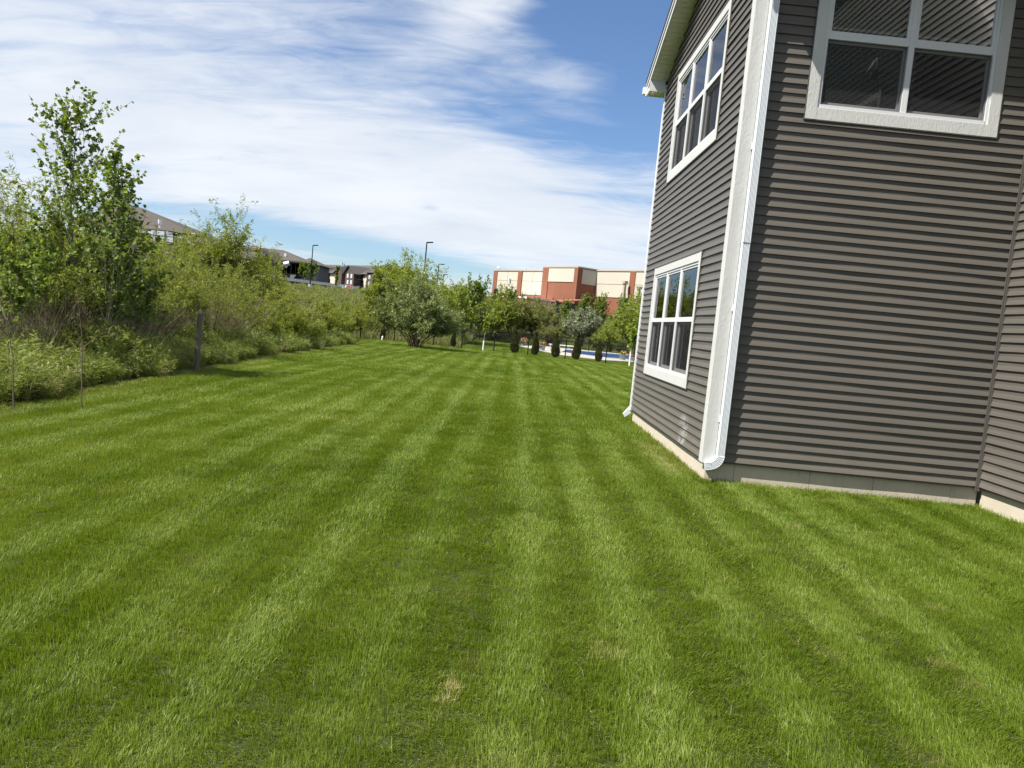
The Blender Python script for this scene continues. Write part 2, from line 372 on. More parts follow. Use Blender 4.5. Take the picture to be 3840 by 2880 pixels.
# ------------------------------------------------------------------ scatter by geometry nodes
def scatter(name, P, rot, scale, idx, itint, idry, variants):
    me = bpy.data.meshes.new(name); n = len(P)
    me.vertices.add(n); me.vertices.foreach_set('co', np.ascontiguousarray(P, np.float32).ravel())
    def attr(nm, typ, dat, key):
        a = me.attributes.new(nm, typ, 'POINT'); a.data.foreach_set(key, np.ascontiguousarray(dat).ravel())
    attr('irot', 'FLOAT_VECTOR', rot.astype(np.float32), 'vector'); attr('iscale', 'FLOAT', scale.astype(np.float32), 'value')
    attr('iidx', 'INT', idx.astype(np.int32), 'value'); attr('itint', 'FLOAT', itint.astype(np.float32), 'value'); attr('idry', 'FLOAT', idry.astype(np.float32), 'value')
    vc = bpy.data.collections.new(name+'_kinds')
    for i, vm in enumerate(variants):
        vo = bpy.data.objects.new('%s_kind_%02d' % (name, i), vm); vc.objects.link(vo)
    g = bpy.data.node_groups.new(name+'_scatter', 'GeometryNodeTree')
    g.interface.new_socket('Geometry', in_out='INPUT', socket_type='NodeSocketGeometry'); g.interface.new_socket('Geometry', in_out='OUTPUT', socket_type='NodeSocketGeometry')
    N = g.nodes; gi = N.new('NodeGroupInput'); go = N.new('NodeGroupOutput')
    ci = N.new('GeometryNodeCollectionInfo'); ci.inputs['Collection'].default_value = vc; ci.inputs['Separate Children'].default_value = True; ci.inputs['Reset Children'].default_value = True
    ip = N.new('GeometryNodeInstanceOnPoints'); ip.inputs['Pick Instance'].default_value = True
    def na(nm, typ):
        a = N.new('GeometryNodeInputNamedAttribute'); a.data_type = typ; a.inputs['Name'].default_value = nm; return a.outputs[0]
    L = g.links.new
    L(gi.outputs[0], ip.inputs['Points']); L(ci.outputs[0], ip.inputs['Instance']); L(na('iidx', 'INT'), ip.inputs['Instance Index'])
    L(na('irot', 'FLOAT_VECTOR'), ip.inputs['Rotation']); L(na('iscale', 'FLOAT'), ip.inputs['Scale']); L(ip.outputs[0], go.inputs[0])
    o = link(bpy.data.objects.new(name, me)); md = o.modifiers.new('scatter', 'NODES'); md.node_group = g
    return o

def blade_mesh(name, rng, n, rad, h, hv, w, tilt, tiltv, m, side=.5, spread_dir=.35, tlo=0., thi=1., square=False, thatch=0):
    """a tuft of bent blades leaning towards local +Y"""
    a = rng.uniform(0, 2*math.pi, n); r = rad*np.sqrt(rng.uniform(0, 1, n))
    B = np.stack([r*np.cos(a), r*np.sin(a), np.full(n, -.012)], -1)
    if square: B[:, :2] = rng.uniform(-rad, rad, (n, 2))
    H = h*(1+hv*rng.normal(0, 1, n)).clip(.4, 1.8)
    ld = math.pi/2 + rng.normal(0, spread_dir, n)*math.pi; tl = np.clip(rng.normal(tilt, tiltv, n), -.2, 1.35)
    hd = np.stack([np.cos(ld), np.sin(ld), 0*ld], -1); up = np.array([0, 0, 1.])
    d1 = hd*np.sin(tl*.55)[:, None] + up*np.cos(tl*.55)[:, None]; d2 = hd*np.sin(tl*1.35)[:, None] + up*np.cos(tl*1.35)[:, None]
    if thatch:                                           # short flattened under-layer that hides the soil
        H[:thatch] *= .62; tl[:thatch] = rng.uniform(.9, 1.3, thatch); ld[:thatch] = rng.uniform(0, 2*math.pi, thatch)
        hd = np.stack([np.cos(ld), np.sin(ld), 0*ld], -1)
        d1 = hd*np.sin(tl*.55)[:, None] + up*np.cos(tl*.55)[:, None]; d2 = hd*np.sin(tl*1.35)[:, None] + up*np.cos(tl*1.35)[:, None]
    fa = rng.uniform(0, 2*math.pi, n); S0 = np.stack([np.cos(fa), np.sin(fa), 0*fa], -1); S = norm(S0 - d1*(S0*d1).sum(-1, keepdims=True))
    ww = (w*rng.uniform(.7, 1.25, n))[:, None]
    if thatch: ww[:thatch] *= 1.35
    M1 = B + d1*(H*.55)[:, None]; T = M1 + d2*(H*.5)[:, None]
    V = np.stack([B-S*ww*.5, B+S*ww*.5, M1+S*ww*.45, T+S*ww*.10, T-S*ww*.10, M1-S*ww*.45], 1).reshape(-1, 3)
    i = np.arange(n)[:, None]*6
    Q = np.stack([i+[0, 1, 2, 5], i+[5, 2, 3, 4]], 1).reshape(-1, 4)
    return np_mesh(name, V, Q, m, np.repeat(rng.uniform(tlo, thi, n), 2))

# ================================================================== THE HOUSE
XA, YB, YF, XC, ZB, EXPO = 2.30, 8.707, 14.04, 5.40, .18, .1016
WORLD_BASE = {}
def wempty(name, loc, label, cat, group=None):
    o = empty(name, loc, 0., label, cat, group); WORLD_BASE[o.name] = Matrix.Translation(-Vector(loc)); return o
_link0 = link
def link(o, parent=None):
    _link0(o, parent)
    if parent is not None and parent.name in WORLD_BASE: o.matrix_parent_inverse = WORLD_BASE[parent.name]
    return o
house = wempty('house', (XA, YB, -.06), 'two storey house with dark taupe lap siding, white trim and downspout', 'house')
FA = lambda s, o, z: (XA-o, s, z)
FB = lambda s, o, z: (s, YB-o, z)
FC = lambda s, o, z: (XC-o, s, z)
hr = random.Random(4)
RY0 = (YB+YF)/2; RSL = .335; REAVE = 5.89                 # gable: ridge line, slope, soffit height at the wall
def rake_z(y): return REAVE + RSL*((YF-RY0) - abs(y-RY0))

def wave(s, k): return .0012*math.sin(s*2.1+k*1.7) + .0010*math.sin(s*5.3+k*2.9)
def plank(F, k, z0, sa_b, sa_t, sb_b, sb_t, za, zb):
    """one siding course piece from s=a to s=b; za..zb the kept height"""
    b = MB(); n = max(2, int((sb_b-sa_b)/.45)+1); lip = za <= z0+1e-4
    amp = hr.uniform(.6, 1.5)
    def off(z, s):                                       # flat upper half, lower half flares out to the lip
        q = (z-z0)/EXPO; w_ = amp*wave(s, k)
        return .0055+w_*.4-.0025*(q-.5)/.5 if q > .5 else .0055+w_*.4+(.0145+w_)*(1-q/.5)**.85
    zm = max(za+(zb-za)*.1, min(zb-(zb-za)*.1, z0+.5*EXPO)); zq = za+(zm-za)*.5
    rows = []
    for i in range(n+1):
        t = i/n; sb = sa_b+(sb_b-sa_b)*t; st = sa_t+(sb_t-sa_t)*t
        r = [F(sb, .002, za+.001), F(sb, off(za, sb), za), F(sb+(st-sb)*.25, off(zq, sb), zq), F(sb+(st-sb)*.5, off(zm, sb), zm), F(st, off(zb, st), zb)]
        rows.append(r if lip else r[1:])
    m = len(rows[0]); vs = [p for r in rows for p in r]; fs = []
    for i in range(n):
        for j in range(m-1): fs.append((i*m+j, (i+1)*m+j, (i+1)*m+j+1, i*m+j+1))
    (JOIN or b).add(vs, fs)
    if JOIN is None: b.build('siding_plank', SIDING, house)
JOIN = None
def side_wall(F, s0, s1, ztop, wins, rake=None, joined=False, z_from=0):
    global JOIN
    JOIN = MB() if joined else None
    k = z_from; z = ZB+z_from*EXPO
    while z < ztop-.01:
        z1 = min(z+EXPO, ztop)
        if rake:
            def lim(zz):
                if zz <= REAVE: return s0, s1
                h = (zz-REAVE)/RSL; return max(s0, YB+h), min(s1, YF-h)
        else: lim = lambda zz: (s0, s1)
        a_b, b_b = lim(z); a_t, b_t = lim(z1)
        if b_t-a_t < .05: break
        ov = sorted([w for w in wins if w[2] < z1-.004 and w[3] > z+.004])
        cur = (a_b, a_t)
        for w in ov:
            if w[0]-cur[0] > .02: plank(F, k, z, cur[0], cur[1], w[0], w[0], z, z1)
            if w[2] > z+.006: plank(F, k, z, w[0], w[0], w[1], w[1], z, min(w[2], z1))
            if w[3] < z1-.006: plank(F, k, z, w[0], w[0], w[1], w[1], max(w[3], z), z1)
            cur = (w[1], w[1])
        if b_b-cur[0] > .02: plank(F, k, z, cur[0], cur[1], b_b, b_t, z, z1)
        z = z1; k += 1
    if joined: tag(JOIN.build('siding_courses', SIDING, house), kind='stuff'); JOIN = None
def sheath(F, name, s0, s1, z0, z1, holes):
    b = MB(); S = sorted({s0, s1, *[h[i] for h in holes for i in (0, 1)]}); Z = sorted({z0, z1, *[h[i] for h in holes for i in (2, 3)]})
    for i in range(len(S)-1):
        for j in range(len(Z)-1):
            a, c = (S[i]+S[i+1])/2, (Z[j]+Z[j+1])/2
            if any(h[0] < a < h[1] and h[2] < c < h[3] for h in holes): continue
            b.fbox(F, S[i], S[i+1], -.08, 0., Z[j], Z[j+1])
    b.build(name, JCH, house)

def window(F, out, fr, cols, rail, label, blind_to=None, headpiece=False):
    """out = outer trim rect, fr = frame rect (s0,s1,z0,z1), cols = sash column limits, rail = (z0,z1) meeting rail"""
    b = MB()                                             # vinyl main frame: jambs, head, sill, mullions
    fs0, fs1, fz0, fz1 = fr; jw = .032
    b.fbox(F, fs0, fs0+jw, -.075, .016, fz0, fz1); b.fbox(F, fs1-jw, fs1, -.075, .016, fz0, fz1)
    b.fbox(F, fs0+jw, fs1-jw, -.075, .015, fz1-jw, fz1); b.fbox(F, fs0+jw, fs1-jw, -.075, .022, fz0, fz0+.038)
    for c in cols[1:-1]: b.fbox(F, c-.030, c+.030, -.074, .014, fz0+.038, fz1-jw)
    w = b.build('window', WHITE, house, label=label)
    o0, o1, p0, p1 = out; th = .03
    for a in ((o0, fs0, p0, p1), (fs1, o1, p0, p1)):     # side trims run full height, head and sill boards between them
        MB().fbox(F, a[0], a[1], 0, th, a[2], a[3]).build('trim_board', TRIM, w)
    MB().fbox(F, fs0, fs1, 0, th-.002, p0, fz0).build('trim_board', TRIM, w)
    MB().fbox(F, fs0, fs1, 0, th-.002, fz1, p1).build('trim_board', TRIM, w)
    j = MB(); c = .012
    j.fbox(F, o0-c, o0-.001, 0, .026, p0-c, p1+c); j.fbox(F, o1+.001, o1+c, 0, .026, p0-c, p1+c)
    j.fbox(F, o0, o1, 0, .027, p0-c, p0-.001); j.fbox(F, o0, o1, 0, .034, p1+.001, p1+c)
    j.build('siding_channel', JCH, w)
    for i in range(len(cols)-1):
        a = cols[i] + (.032 if i == 0 else .030); e = cols[i+1] - (.032 if i == len(cols)-2 else .030)
        lo, hi = fz0+.038, fz1-jw; r0, r1 = rail; sw = .030
        s = MB()                                         # upper sash
        s.fbox(F, a, a+sw, -.03, .004, r0, hi); s.fbox(F, e-sw, e, -.03, .004, r0, hi)
        s.fbox(F, a+sw, e-sw, -.03, .003, hi-sw, hi); s.fbox(F, a+sw, e-sw, -.03, .006, r0, r1)
        s.build('upper_sash', WHITE, w)
        MB().fbox(F, a+sw-.004, e-sw+.004, -.020, -.014, r1-.004, hi-sw+.004).build('pane', GLASS, w)
        s = MB()                                         # lower sash, set back behind the screen
        s.fbox(F, a, a+sw, -.068, -.036, lo, r0); s.fbox(F, e-sw, e, -.068, -.036, lo, r0)
        s.fbox(F, a+sw, e-sw, -.068, -.037, lo, lo+.045); s.fbox(F, a+sw, e-sw, -.068, -.037, r0-.03, r0-.001)
        s.build('lower_sash', WHITE, w)
        MB().fbox(F, a+sw-.004, e-sw+.004, -.056, -.050, lo+.041, r0-.026).build('pane', GLASS, w)
        s = MB(); q = .014
        s.fbox(F, a+.001, a+q, -.018, -.002, lo, r0-.002); s.fbox(F, e-q, e-.001, -.018, -.002, lo, r0-.002)
        s.fbox(F, a+q, e-q, -.018, -.003, lo+.001, lo+q); s.build('screen_frame', mat('screen_frame_grey', (.16, .15, .14), .5), w)
        MB().quad(F(a+q, -.010, lo+q), F(e-q, -.010, lo+q), F(e-q, -.010, r0-.003), F(a+q, -.010, r0-.003)).build('insect_screen', SCREEN, w)
        if blind_to:
            s = MB(); z = fz1-.05
            while z > blind_to+.03:
                s.hexa([F(a+.02, -.135, z-.006), F(e-.02, -.135, z-.006), F(e-.02, -.115, z+.004), F(a+.02, -.115, z+.004),
                        F(a+.02, -.135, z-.005), F(e-.02, -.135, z-.005), F(e-.02, -.115, z+.005), F(a+.02, -.115, z+.005)]); z -= .024
            s.fbox(F, a+.02, e-.02, -.14, -.112, blind_to, blind_to+.025); s.build('blind', BLIND, w)
        elif i >= 0:                                     # half drawn curtain hanging inside
            s = MB(); n = 14
            for q in range(n):
                s0_, s1_ = a+.02+(e-a)*.30*q/n, a+.02+(e-a)*.30*(q+1)/n
                s.quad(F(s0_, -.16-.03*(q % 2), lo), F(s1_, -.16-.03*((q+1) % 2), lo), F(s1_, -.16-.03*((q+1) % 2), hi), F(s0_, -.16-.03*(q % 2), hi))
            s.build('curtain', mat('curtain_cloth', (.40, .39, .37), .9), w)
    r = MB(); a, e, lo, hi = fs0-.3, fs1+.3, fz0-.5, fz1+.25  # the room behind
    o0_, o1_ = -.085, -2.2
    r.quad(F(a, o1_, lo), F(e, o1_, lo), F(e, o1_, hi), F(a, o1_, hi)); r.quad(F(a, o0_, lo), F(e, o0_, lo), F(e, o1_, lo), F(a, o1_, lo))
    r.quad(F(a, o0_, hi), F(e, o0_, hi), F(e, o1_, hi), F(a, o1_, hi)); r.quad(F(a, o0_, lo), F(a, o1_, lo), F(a, o1_, hi), F(a, o0_, hi)); r.quad(F(e, o0_, lo), F(e, o1_, lo), F(e, o1_, hi), F(e, o0_, hi))
    r.build('room_wall', ROOMW, w)
    return w

WA1 = (9.87, 13.04, .88, 2.605); WA2 = (9.82, 12.86, 3.96, 5.665); WB1 = (2.94, 5.03, 3.99, 5.68)
WC1 = (3.2, 5.0, 3.95, 5.66); WC2 = (4.6, 6.3, .95, 2.6)
FR = lambda w, l=.092, t=.11: (w[0]+l, w[1]-l, w[2]+.125, w[3]-t)
pad = lambda w: (w[0]-.012, w[1]+.012, w[2]-.012, w[3]+.012)
side_wall(FA, YB+.125, YF-.07, rake_z(RY0), [pad(WA1), pad(WA2)], True)
side_wall(FB, XA+.112, XC-.043, 5.72, [pad(WB1)])
side_wall(FC, 7.2, YB-.043, 6.4, [])
side_wall(FC, 1.2, 7.2, 8.3, [pad(WC1), pad(WC2)], joined=True)
side_wall(FC, 7.2, YB-.043, 8.3, [], joined=True, z_from=63)
ins = lambda f: (f[0]+.004, f[1]-.004, f[2]+.004, f[3]-.004)
fa1, fa2, fb1, fc1, fc2 = FR(WA1), FR(WA2), FR(WB1, .117, .11), FR(WC1), FR(WC2)
sheath(FA, 'wall_sheathing', YB, YF, ZB, REAVE, [ins(fa1), ins(fa2)])
sheath(FB, 'wall_sheathing', XA+.081, XC-.001, ZB, 5.85, [ins(fb1)])
sheath(FC, 'wall_sheathing', 1.2, YB-.002, ZB, 8.4, [ins(fc1), ins(fc2)])
MB().add([FA(YB, 0, REAVE), FA(YF, 0, REAVE), FA(RY0, 0, rake_z(RY0)), FA(YB, -.08, REAVE), FA(YF, -.08, REAVE), FA(RY0, -.08, rake_z(RY0))],
         [(0, 1, 2), (5, 4, 3), (0, 3, 4, 1), (1, 4, 5, 2), (2, 5, 3, 0)]).build('gable_sheathing', JCH, house)
MB().box(XA+.08, 8.5, YF-.08, YF, ZB, 5.85).build('back_wall', SIDING, house)
window(FA, WA1, fa1, [fa1[0], 11.03, 12.0, fa1[1]], (1.728, 1.79), 'lower triple window reflecting trees and sky')
window(FA, WA2, fa2, [fa2[0], fa2[0]+(fa2[1]-fa2[0])/3, fa2[0]+2*(fa2[1]-fa2[0])/3, fa2[1]], (4.83, 4.895), 'upper triple window reflecting blue sky')
window(FB, WB1, fb1, [fb1[0], 3.995, fb1[1]], (4.85, 4.935), 'double window with white blinds in its top half', blind_to=5.0)
window(FC, WC1, fc1, [fc1[0], sum(fc1[:2])/2, fc1[1]], (4.83, 4.895), 'upper window of the side wing', blind_to=5.2)
window(FC, WC2, fc2, [fc2[0], sum(fc2[:2])/2, fc2[1]], (1.75, 1.81), 'lower window of the side wing')
# vent hood on the side wing, seen mirrored in the glass
v = MB(); v.fbox(FC, 4.5, 4.72, .012, .03, 6.02, 6.24); v.hexa([FC(4.54, .03, 6.05), FC(4.68, .03, 6.05), FC(4.68, .12, 6.05), FC(4.54, .12, 6.05), FC(4.54, .03, 6.20), FC(4.68, .03, 6.20), FC(4.68, .04, 6.19), FC(4.54, .04, 6.19)]); v.build('vent_hood', WHITE, house)

# corner boards
MB().box(XA-.030, XA+.110, YB-.030, YB, .15, 5.80).build('corner_board', TRIM, house)
MB().box(XA-.030, XA, YB+.001, YB+.122, .15, 5.80).build('corner_board', TRIM, house)
MB().box(XA-.026, XA, YF-.068, YF+.03, .15, 5.84).build('corner_board', WHITE, house)
MB().box(XC-.042, XC-.028, YB-.030, YB-.001, .13, 7.9).box(XC-.027, XC-.001, YB-.042, YB-.001, .13, 7.9).build('inside_corner_post', JCH, house)
# starter strip under the lowest course
MB().fbox(FA, YB+.125, YF-.07, -.02, .004, ZB-.022, ZB-.001).build('starter_strip', JCH, house)
MB().fbox(FB, XA+.112, XC-.03, -.02, .004, ZB-.022, ZB-.001).build('starter_strip', JCH, house)
MB().fbox(FC, 1.2, YB-.03, -.02, .004, ZB-.022, ZB-.001).build('starter_strip', JCH, house)
# foundation, poured in panels
def found(F, cuts, top=.165):
    for a, c in zip(cuts[:-1], cuts[1:]):
        MB().fbox(F, a+.002, c-.002, -.24, -.038 + hr.uniform(-.002, .002), -.7, top).build('foundation_panel', CONC, house)
found(FA, [YB+.03, 10.1, 11.6, 13.0, YF]); found(FB, [XA+.03, 2.66, 3.52, 4.24, 5.12, XC+.02]); found(FC, [1.2, 4.2, 6.4, YB-.002])

# roof, rake soffit, fascia
RX0, RX1 = 2.0, XC-.02
def rk(y): return REAVE + RSL*((YF-RY0) - abs(y-RY0))
yn, yf = YB-.345, YF+.30
def roof_slab(ya, yb, zo0, zo1, x0, x1, name, m):
    b = MB(); za, zb_ = rk(ya), rk(yb)
    b.hexa([(x0, ya, za+zo0), (x1, ya, za+zo0), (x1, yb, zb_+zo0), (x0, yb, zb_+zo0), (x0, ya, za+zo1), (x1, ya, za+zo1), (x1, yb, zb_+zo1), (x0, yb, zb_+zo1)])
    return b.build(name, m, house)
roof_slab(yn-.03, RY0-.001, .165, .20, RX0-.03, RX1, 'roof', SHING); roof_slab(RY0+.001, yf+.03, .165, .20, RX0-.03, RX1, 'roof', SHING)
roof_slab(yn, RY0-.001, .02, .163, RX0-.002, RX0+.022, 'rake_fascia', WHITE); roof_slab(RY0+.001, yf, .02, .163, RX0-.002, RX0+.022, 'rake_fascia', WHITE)
roof_slab(yn, RY0-.001, .110, .164, RX0-.020, RX0-.003, 'rake_trim', WHITE); roof_slab(RY0+.001, yf, .110, .164, RX0-.020, RX0-.003, 'rake_trim', WHITE)
def soffit_run(y0, y1):
    n = int(abs(y1-y0)/.105)
    for i in range(n):
        a, c = y0+(y1-y0)*i/n, y0+(y1-y0)*(i+1)/n
        if a > c: a, c = c, a
        b = MB(); ya, yc = a+.004, c-.004
        b.hexa([(RX0+.022, ya, rk(ya)+.022), (XA-.002, ya, rk(ya)+.022), (XA-.002, yc, rk(yc)+.022), (RX0+.022, yc, rk(yc)+.022),
                (RX0+.022, ya, rk(ya)+.034), (XA-.002, ya, rk(ya)+.034), (XA-.002, yc, rk(yc)+.034), (RX0+.022, yc, rk(yc)+.034)])
        b.build('soffit_panel', SOFFIT, house)
soffit_run(RY0, YF-.02); soffit_run(YB+.02, RY0)
roof_slab(yn+.02, RY0-.002, .036, .046, RX0+.02, XA, 'soffit_backing', JCH); roof_slab(RY0+.002, yf-.02, .036, .046, RX0+.02, XA, 'soffit_backing', JCH)
# boxed eave return at the far corner, with its own soffit panels
ez = 5.74
MB().box(RX0, XA-.032, YF-.02, YF-.004, ez+.004, 5.93).build('eave_return', WHITE, house)
MB().box(RX0, RX0+.016, YF-.003, yf, ez+.004, rk(yf)+.018).build('eave_return', WHITE, house)
for i in range(4):
    a = RX0+.002+i*.075
    MB().box(a+.003, a+.072, YF-.02, yf, ez-.010, ez+.002).build('soffit_panel', SOFFIT, house)
MB().box(RX0+.302, RX1, YF+.001, yf, ez-.010, ez+.002).build('eave_soffit', SOFFIT, house)
MB().box(RX0-.02, RX1, yf+.001, yf+.022, ez-.01, rk(yf)+.16).build('eave_fascia', WHITE, house)
MB().box(RX0-.06, RX1, yf+.024, yf+.12, ez+.03, ez+.15).build('gutter', ALU, house)
# near eave above the double window
MB().box(RX0, RX1, yn-.001, yn+.02, 5.72, rk(yn)+.16).build('eave_fascia', WHITE, house)
MB().box(XA+.03, RX1, yn+.022, YB-.001, 5.725, 5.735).build('eave_soffit', SOFFIT, house)
MB().box(2.19, XC-.1, yn-.125, yn-.003, 5.72, 5.84).build('gutter', ALU, house)
# roof of the side wing
MB().hexa([(XC-.38, .8, 8.30), (XC+3.2, .8, 9.4), (XC+3.2, YB+2, 9.4), (XC-.38, YB+2, 8.30), (XC-.38, .8, 8.46), (XC+3.2, .8, 9.56), (XC+3.2, YB+2, 9.56), (XC-.38, YB+2, 8.46)]).build('wing_roof', SHING, house)
# downspouts
def downspout(cx, cy, z_top, out_o, bend, name_label):
    prof = []; w, d = .088, .062; n = 5
    pts = [(-w/2, 0), (-w/2, d*.92), (-w/2+.006, d)]
    x0, x1 = -w/2+.014, w/2-.010
    for i in range(n):
        a = x0+(x1-x0)*i/n; st = (x1-x0)/n
        pts += [(a, d), (a+st*.30, d-.005), (a+st*.60, d-.005), (a+st*.8, d)]
    pts += [(w/2-.006, d), (w/2, d*.92), (w/2, 0)]
    def ring(center, ax, out, sc=1.):
        return [tuple(np.array(center)+np.array(ax)*p*sc+np.array(out)*q*sc) for p, q in pts]
    def sweep(rings):
        b = MB(); m = len(pts)
        for r in rings: b.v += r
        for i in range(len(rings)-1):
            for j in range(m): b.f.append((i*m+j, i*m+(j+1) % m, (i+1)*m+(j+1) % m, (i+1)*m+j))
        b.f.append(tuple(range(m))); b.f.append(tuple(range((len(rings)-1)*m, len(rings)*m))[::-1]); return b
    base = np.array([cx, cy, 0.]); out = np.array([0, -1., 0])
    sweep([ring(base+[0, 0, z], (1, 0, 0), out) for z in (.245, 2.6)]).build('downspout', ALU, house)
    up = sweep([ring(base+[0, -.002, z], (1, 0, 0), out*1.04, 1.03) for z in (2.6, z_top)]).build('downspout', ALU, house)
    rings = []; R = .12; N = 15; cen = base+np.array([-.075-.03, 0, .25])  # corrugated elbow kicking out along the wall
    for i in range(N+1):
        a = math.radians(78)*i/N; sc = 1.05 + (.045 if i % 2 else 0.)
        c = base + np.array([-(R*(1-math.cos(a))), 0, .25-R*math.sin(a)]); ax = (math.cos(a), 0, -math.sin(a))
        rings.append(ring(c-out*0.0, ax, out, sc))
    a = math.radians(78); c = base+np.array([-(R*(1-math.cos(a)))-.065*math.sin(a), 0, .25-R*math.sin(a)-.065*math.cos(a)])
    rings.append(ring(c, (math.cos(a), 0, -math.sin(a)), out, 1.06))
    sweep(rings).build('downspout_elbow', ALU, house)
    for z in (.62, 1.85, 3.6):
        MB().box(cx-.062, cx-.045, cy-.018, cy-.001, z, z+.075).build('downspout_strap', WHITE, house)
downspout(2.457, YB-.034, 5.70, 0, 0, '')
b = MB(); b.box(XA-.02, XA+.06, YF+.035, YF+.10, .22, 5.7); b.build('downspout', ALU, house)
b = MB(); b.hexa([(XA-.13, YF+.02, .06), (XA-.10, YF+.02, .005), (XA-.10, YF+.10, .005), (XA-.13, YF+.10, .06), (XA-.02, YF+.03, .215), (XA+.055, YF+.03, .13), (XA+.055, YF+.10, .13), (XA-.02, YF+.10, .215)]); b.build('downspout_elbow', ALU, house)

# ================================================================== LAWN
PZ = gzf(6, 62)+.06
pp = lambda px, py: tuple(hit(px, py, (0, 0, PZ), (0, 0, 1))[:2])
d_pts = [pp(1950, 1297), pp(2020, 1313), pp(2100, 1330), pp(2268, 1350), pp(2440, 1360), pp(2460, 1330), pp(2180, 1309), pp(2040, 1296)]
def in_poly(x, y, pts):
    c = np.zeros(np.shape(x), bool); n = len(pts)
    for i in range(n):
        (x0, y0), (x1, y1) = pts[i], pts[i-1]
        c ^= ((y0 > y) != (y1 > y)) & (x < (x1-x0)*(y-y0)/(y1-y0+1e-12)+x0)
    return c
rng = np.random.default_rng(11)
LEFT_EDGE = lambda y: np.interp(y, [-5, 6, 9, 14.8, 21, 36, 40, 44, 50], [-5.6, -5.62, -5.72, -6.0, -6.4, -7.05, -7.6, -8.7, -10.2])
def FENCE_Y(x): return np.interp(x, [-10, -3.4, 6, 14], [50.0, 48.2, 45.6, 43.6])
ph = np.random.default_rng(3).uniform(-.5, .5, 60)
def fnoise(x, y, sc, seed):
    r = np.random.default_rng(seed); o = 0*x
    for _ in range(7):
        a = r.uniform(0, 2*math.pi); f = sc*r.uniform(.6, 1.9); o = o + np.sin(f*(x*math.cos(a)+y*math.sin(a)) + r.uniform(0, 6.28))
    return o/3.2
def stripe(x, y):
    """+1 where the mower laid the grass away from the camera, -1 towards it"""
    xx = x + .05*np.sin(y*.33+1) + .03*np.sin(y*.9) + .09*fnoise(x, y*.12, .9, 63) - .0016*np.clip(y-14, 0, 40)**2*np.clip((-x-1)/6, -.2, 1)
    k = (xx+1.44)/.575; i = np.floor(k+.5).astype(int)
    a = np.cos(2*math.pi*k); a = np.sign(a)*np.abs(a)**.8
    s = 1.0*a*(.68+.5*ph[(i+20) % 60])*(.82+.24*fnoise(x, y*.5, 1.1, 62)) + .38*ph[(i*7+25) % 60] + .18*fnoise(x, y, 2.2, 64) - .85*np.exp(-((xx-.09)/.17)**2) + .45*np.exp(-((xx-.42)/.10)**2)*(y > 5)
    turn = np.exp(-((y-13.2)/1.1)**2)*np.clip((x+1)/2, 0, 1)
    return s*(1-turn)
def lawn_points(y0, y1, cell, x_of):
    ys = np.arange(y0, y1, cell); P = []
    x0, x1 = x_of; xs = np.arange(x0, x1, cell); X, Y = np.meshgrid(xs, ys)
    X = X + rng.uniform(-.5, .5, X.shape)*cell*.5; Y = Y + rng.uniform(-.5, .5, Y.shape)*cell*.5
    X, Y = X.ravel(), Y.ravel()
    k = (X > LEFT_EDGE(Y)-.25+.14*fnoise(X*0, Y, 2.2, 5)) & ~((X > XA+.02) & (Y > YB+.02) & (Y < YF+.02)) & ~((X > XC+.02) & (Y < YB+.1)) & ((Y < FENCE_Y(X)+.3) | ((X > -3.2) & (Y < 75) & ~in_poly(X, Y, d_pts)))
    k &= np.abs(X) < 1.05*np.abs(Y)+3.2
    return X[k], Y[k]
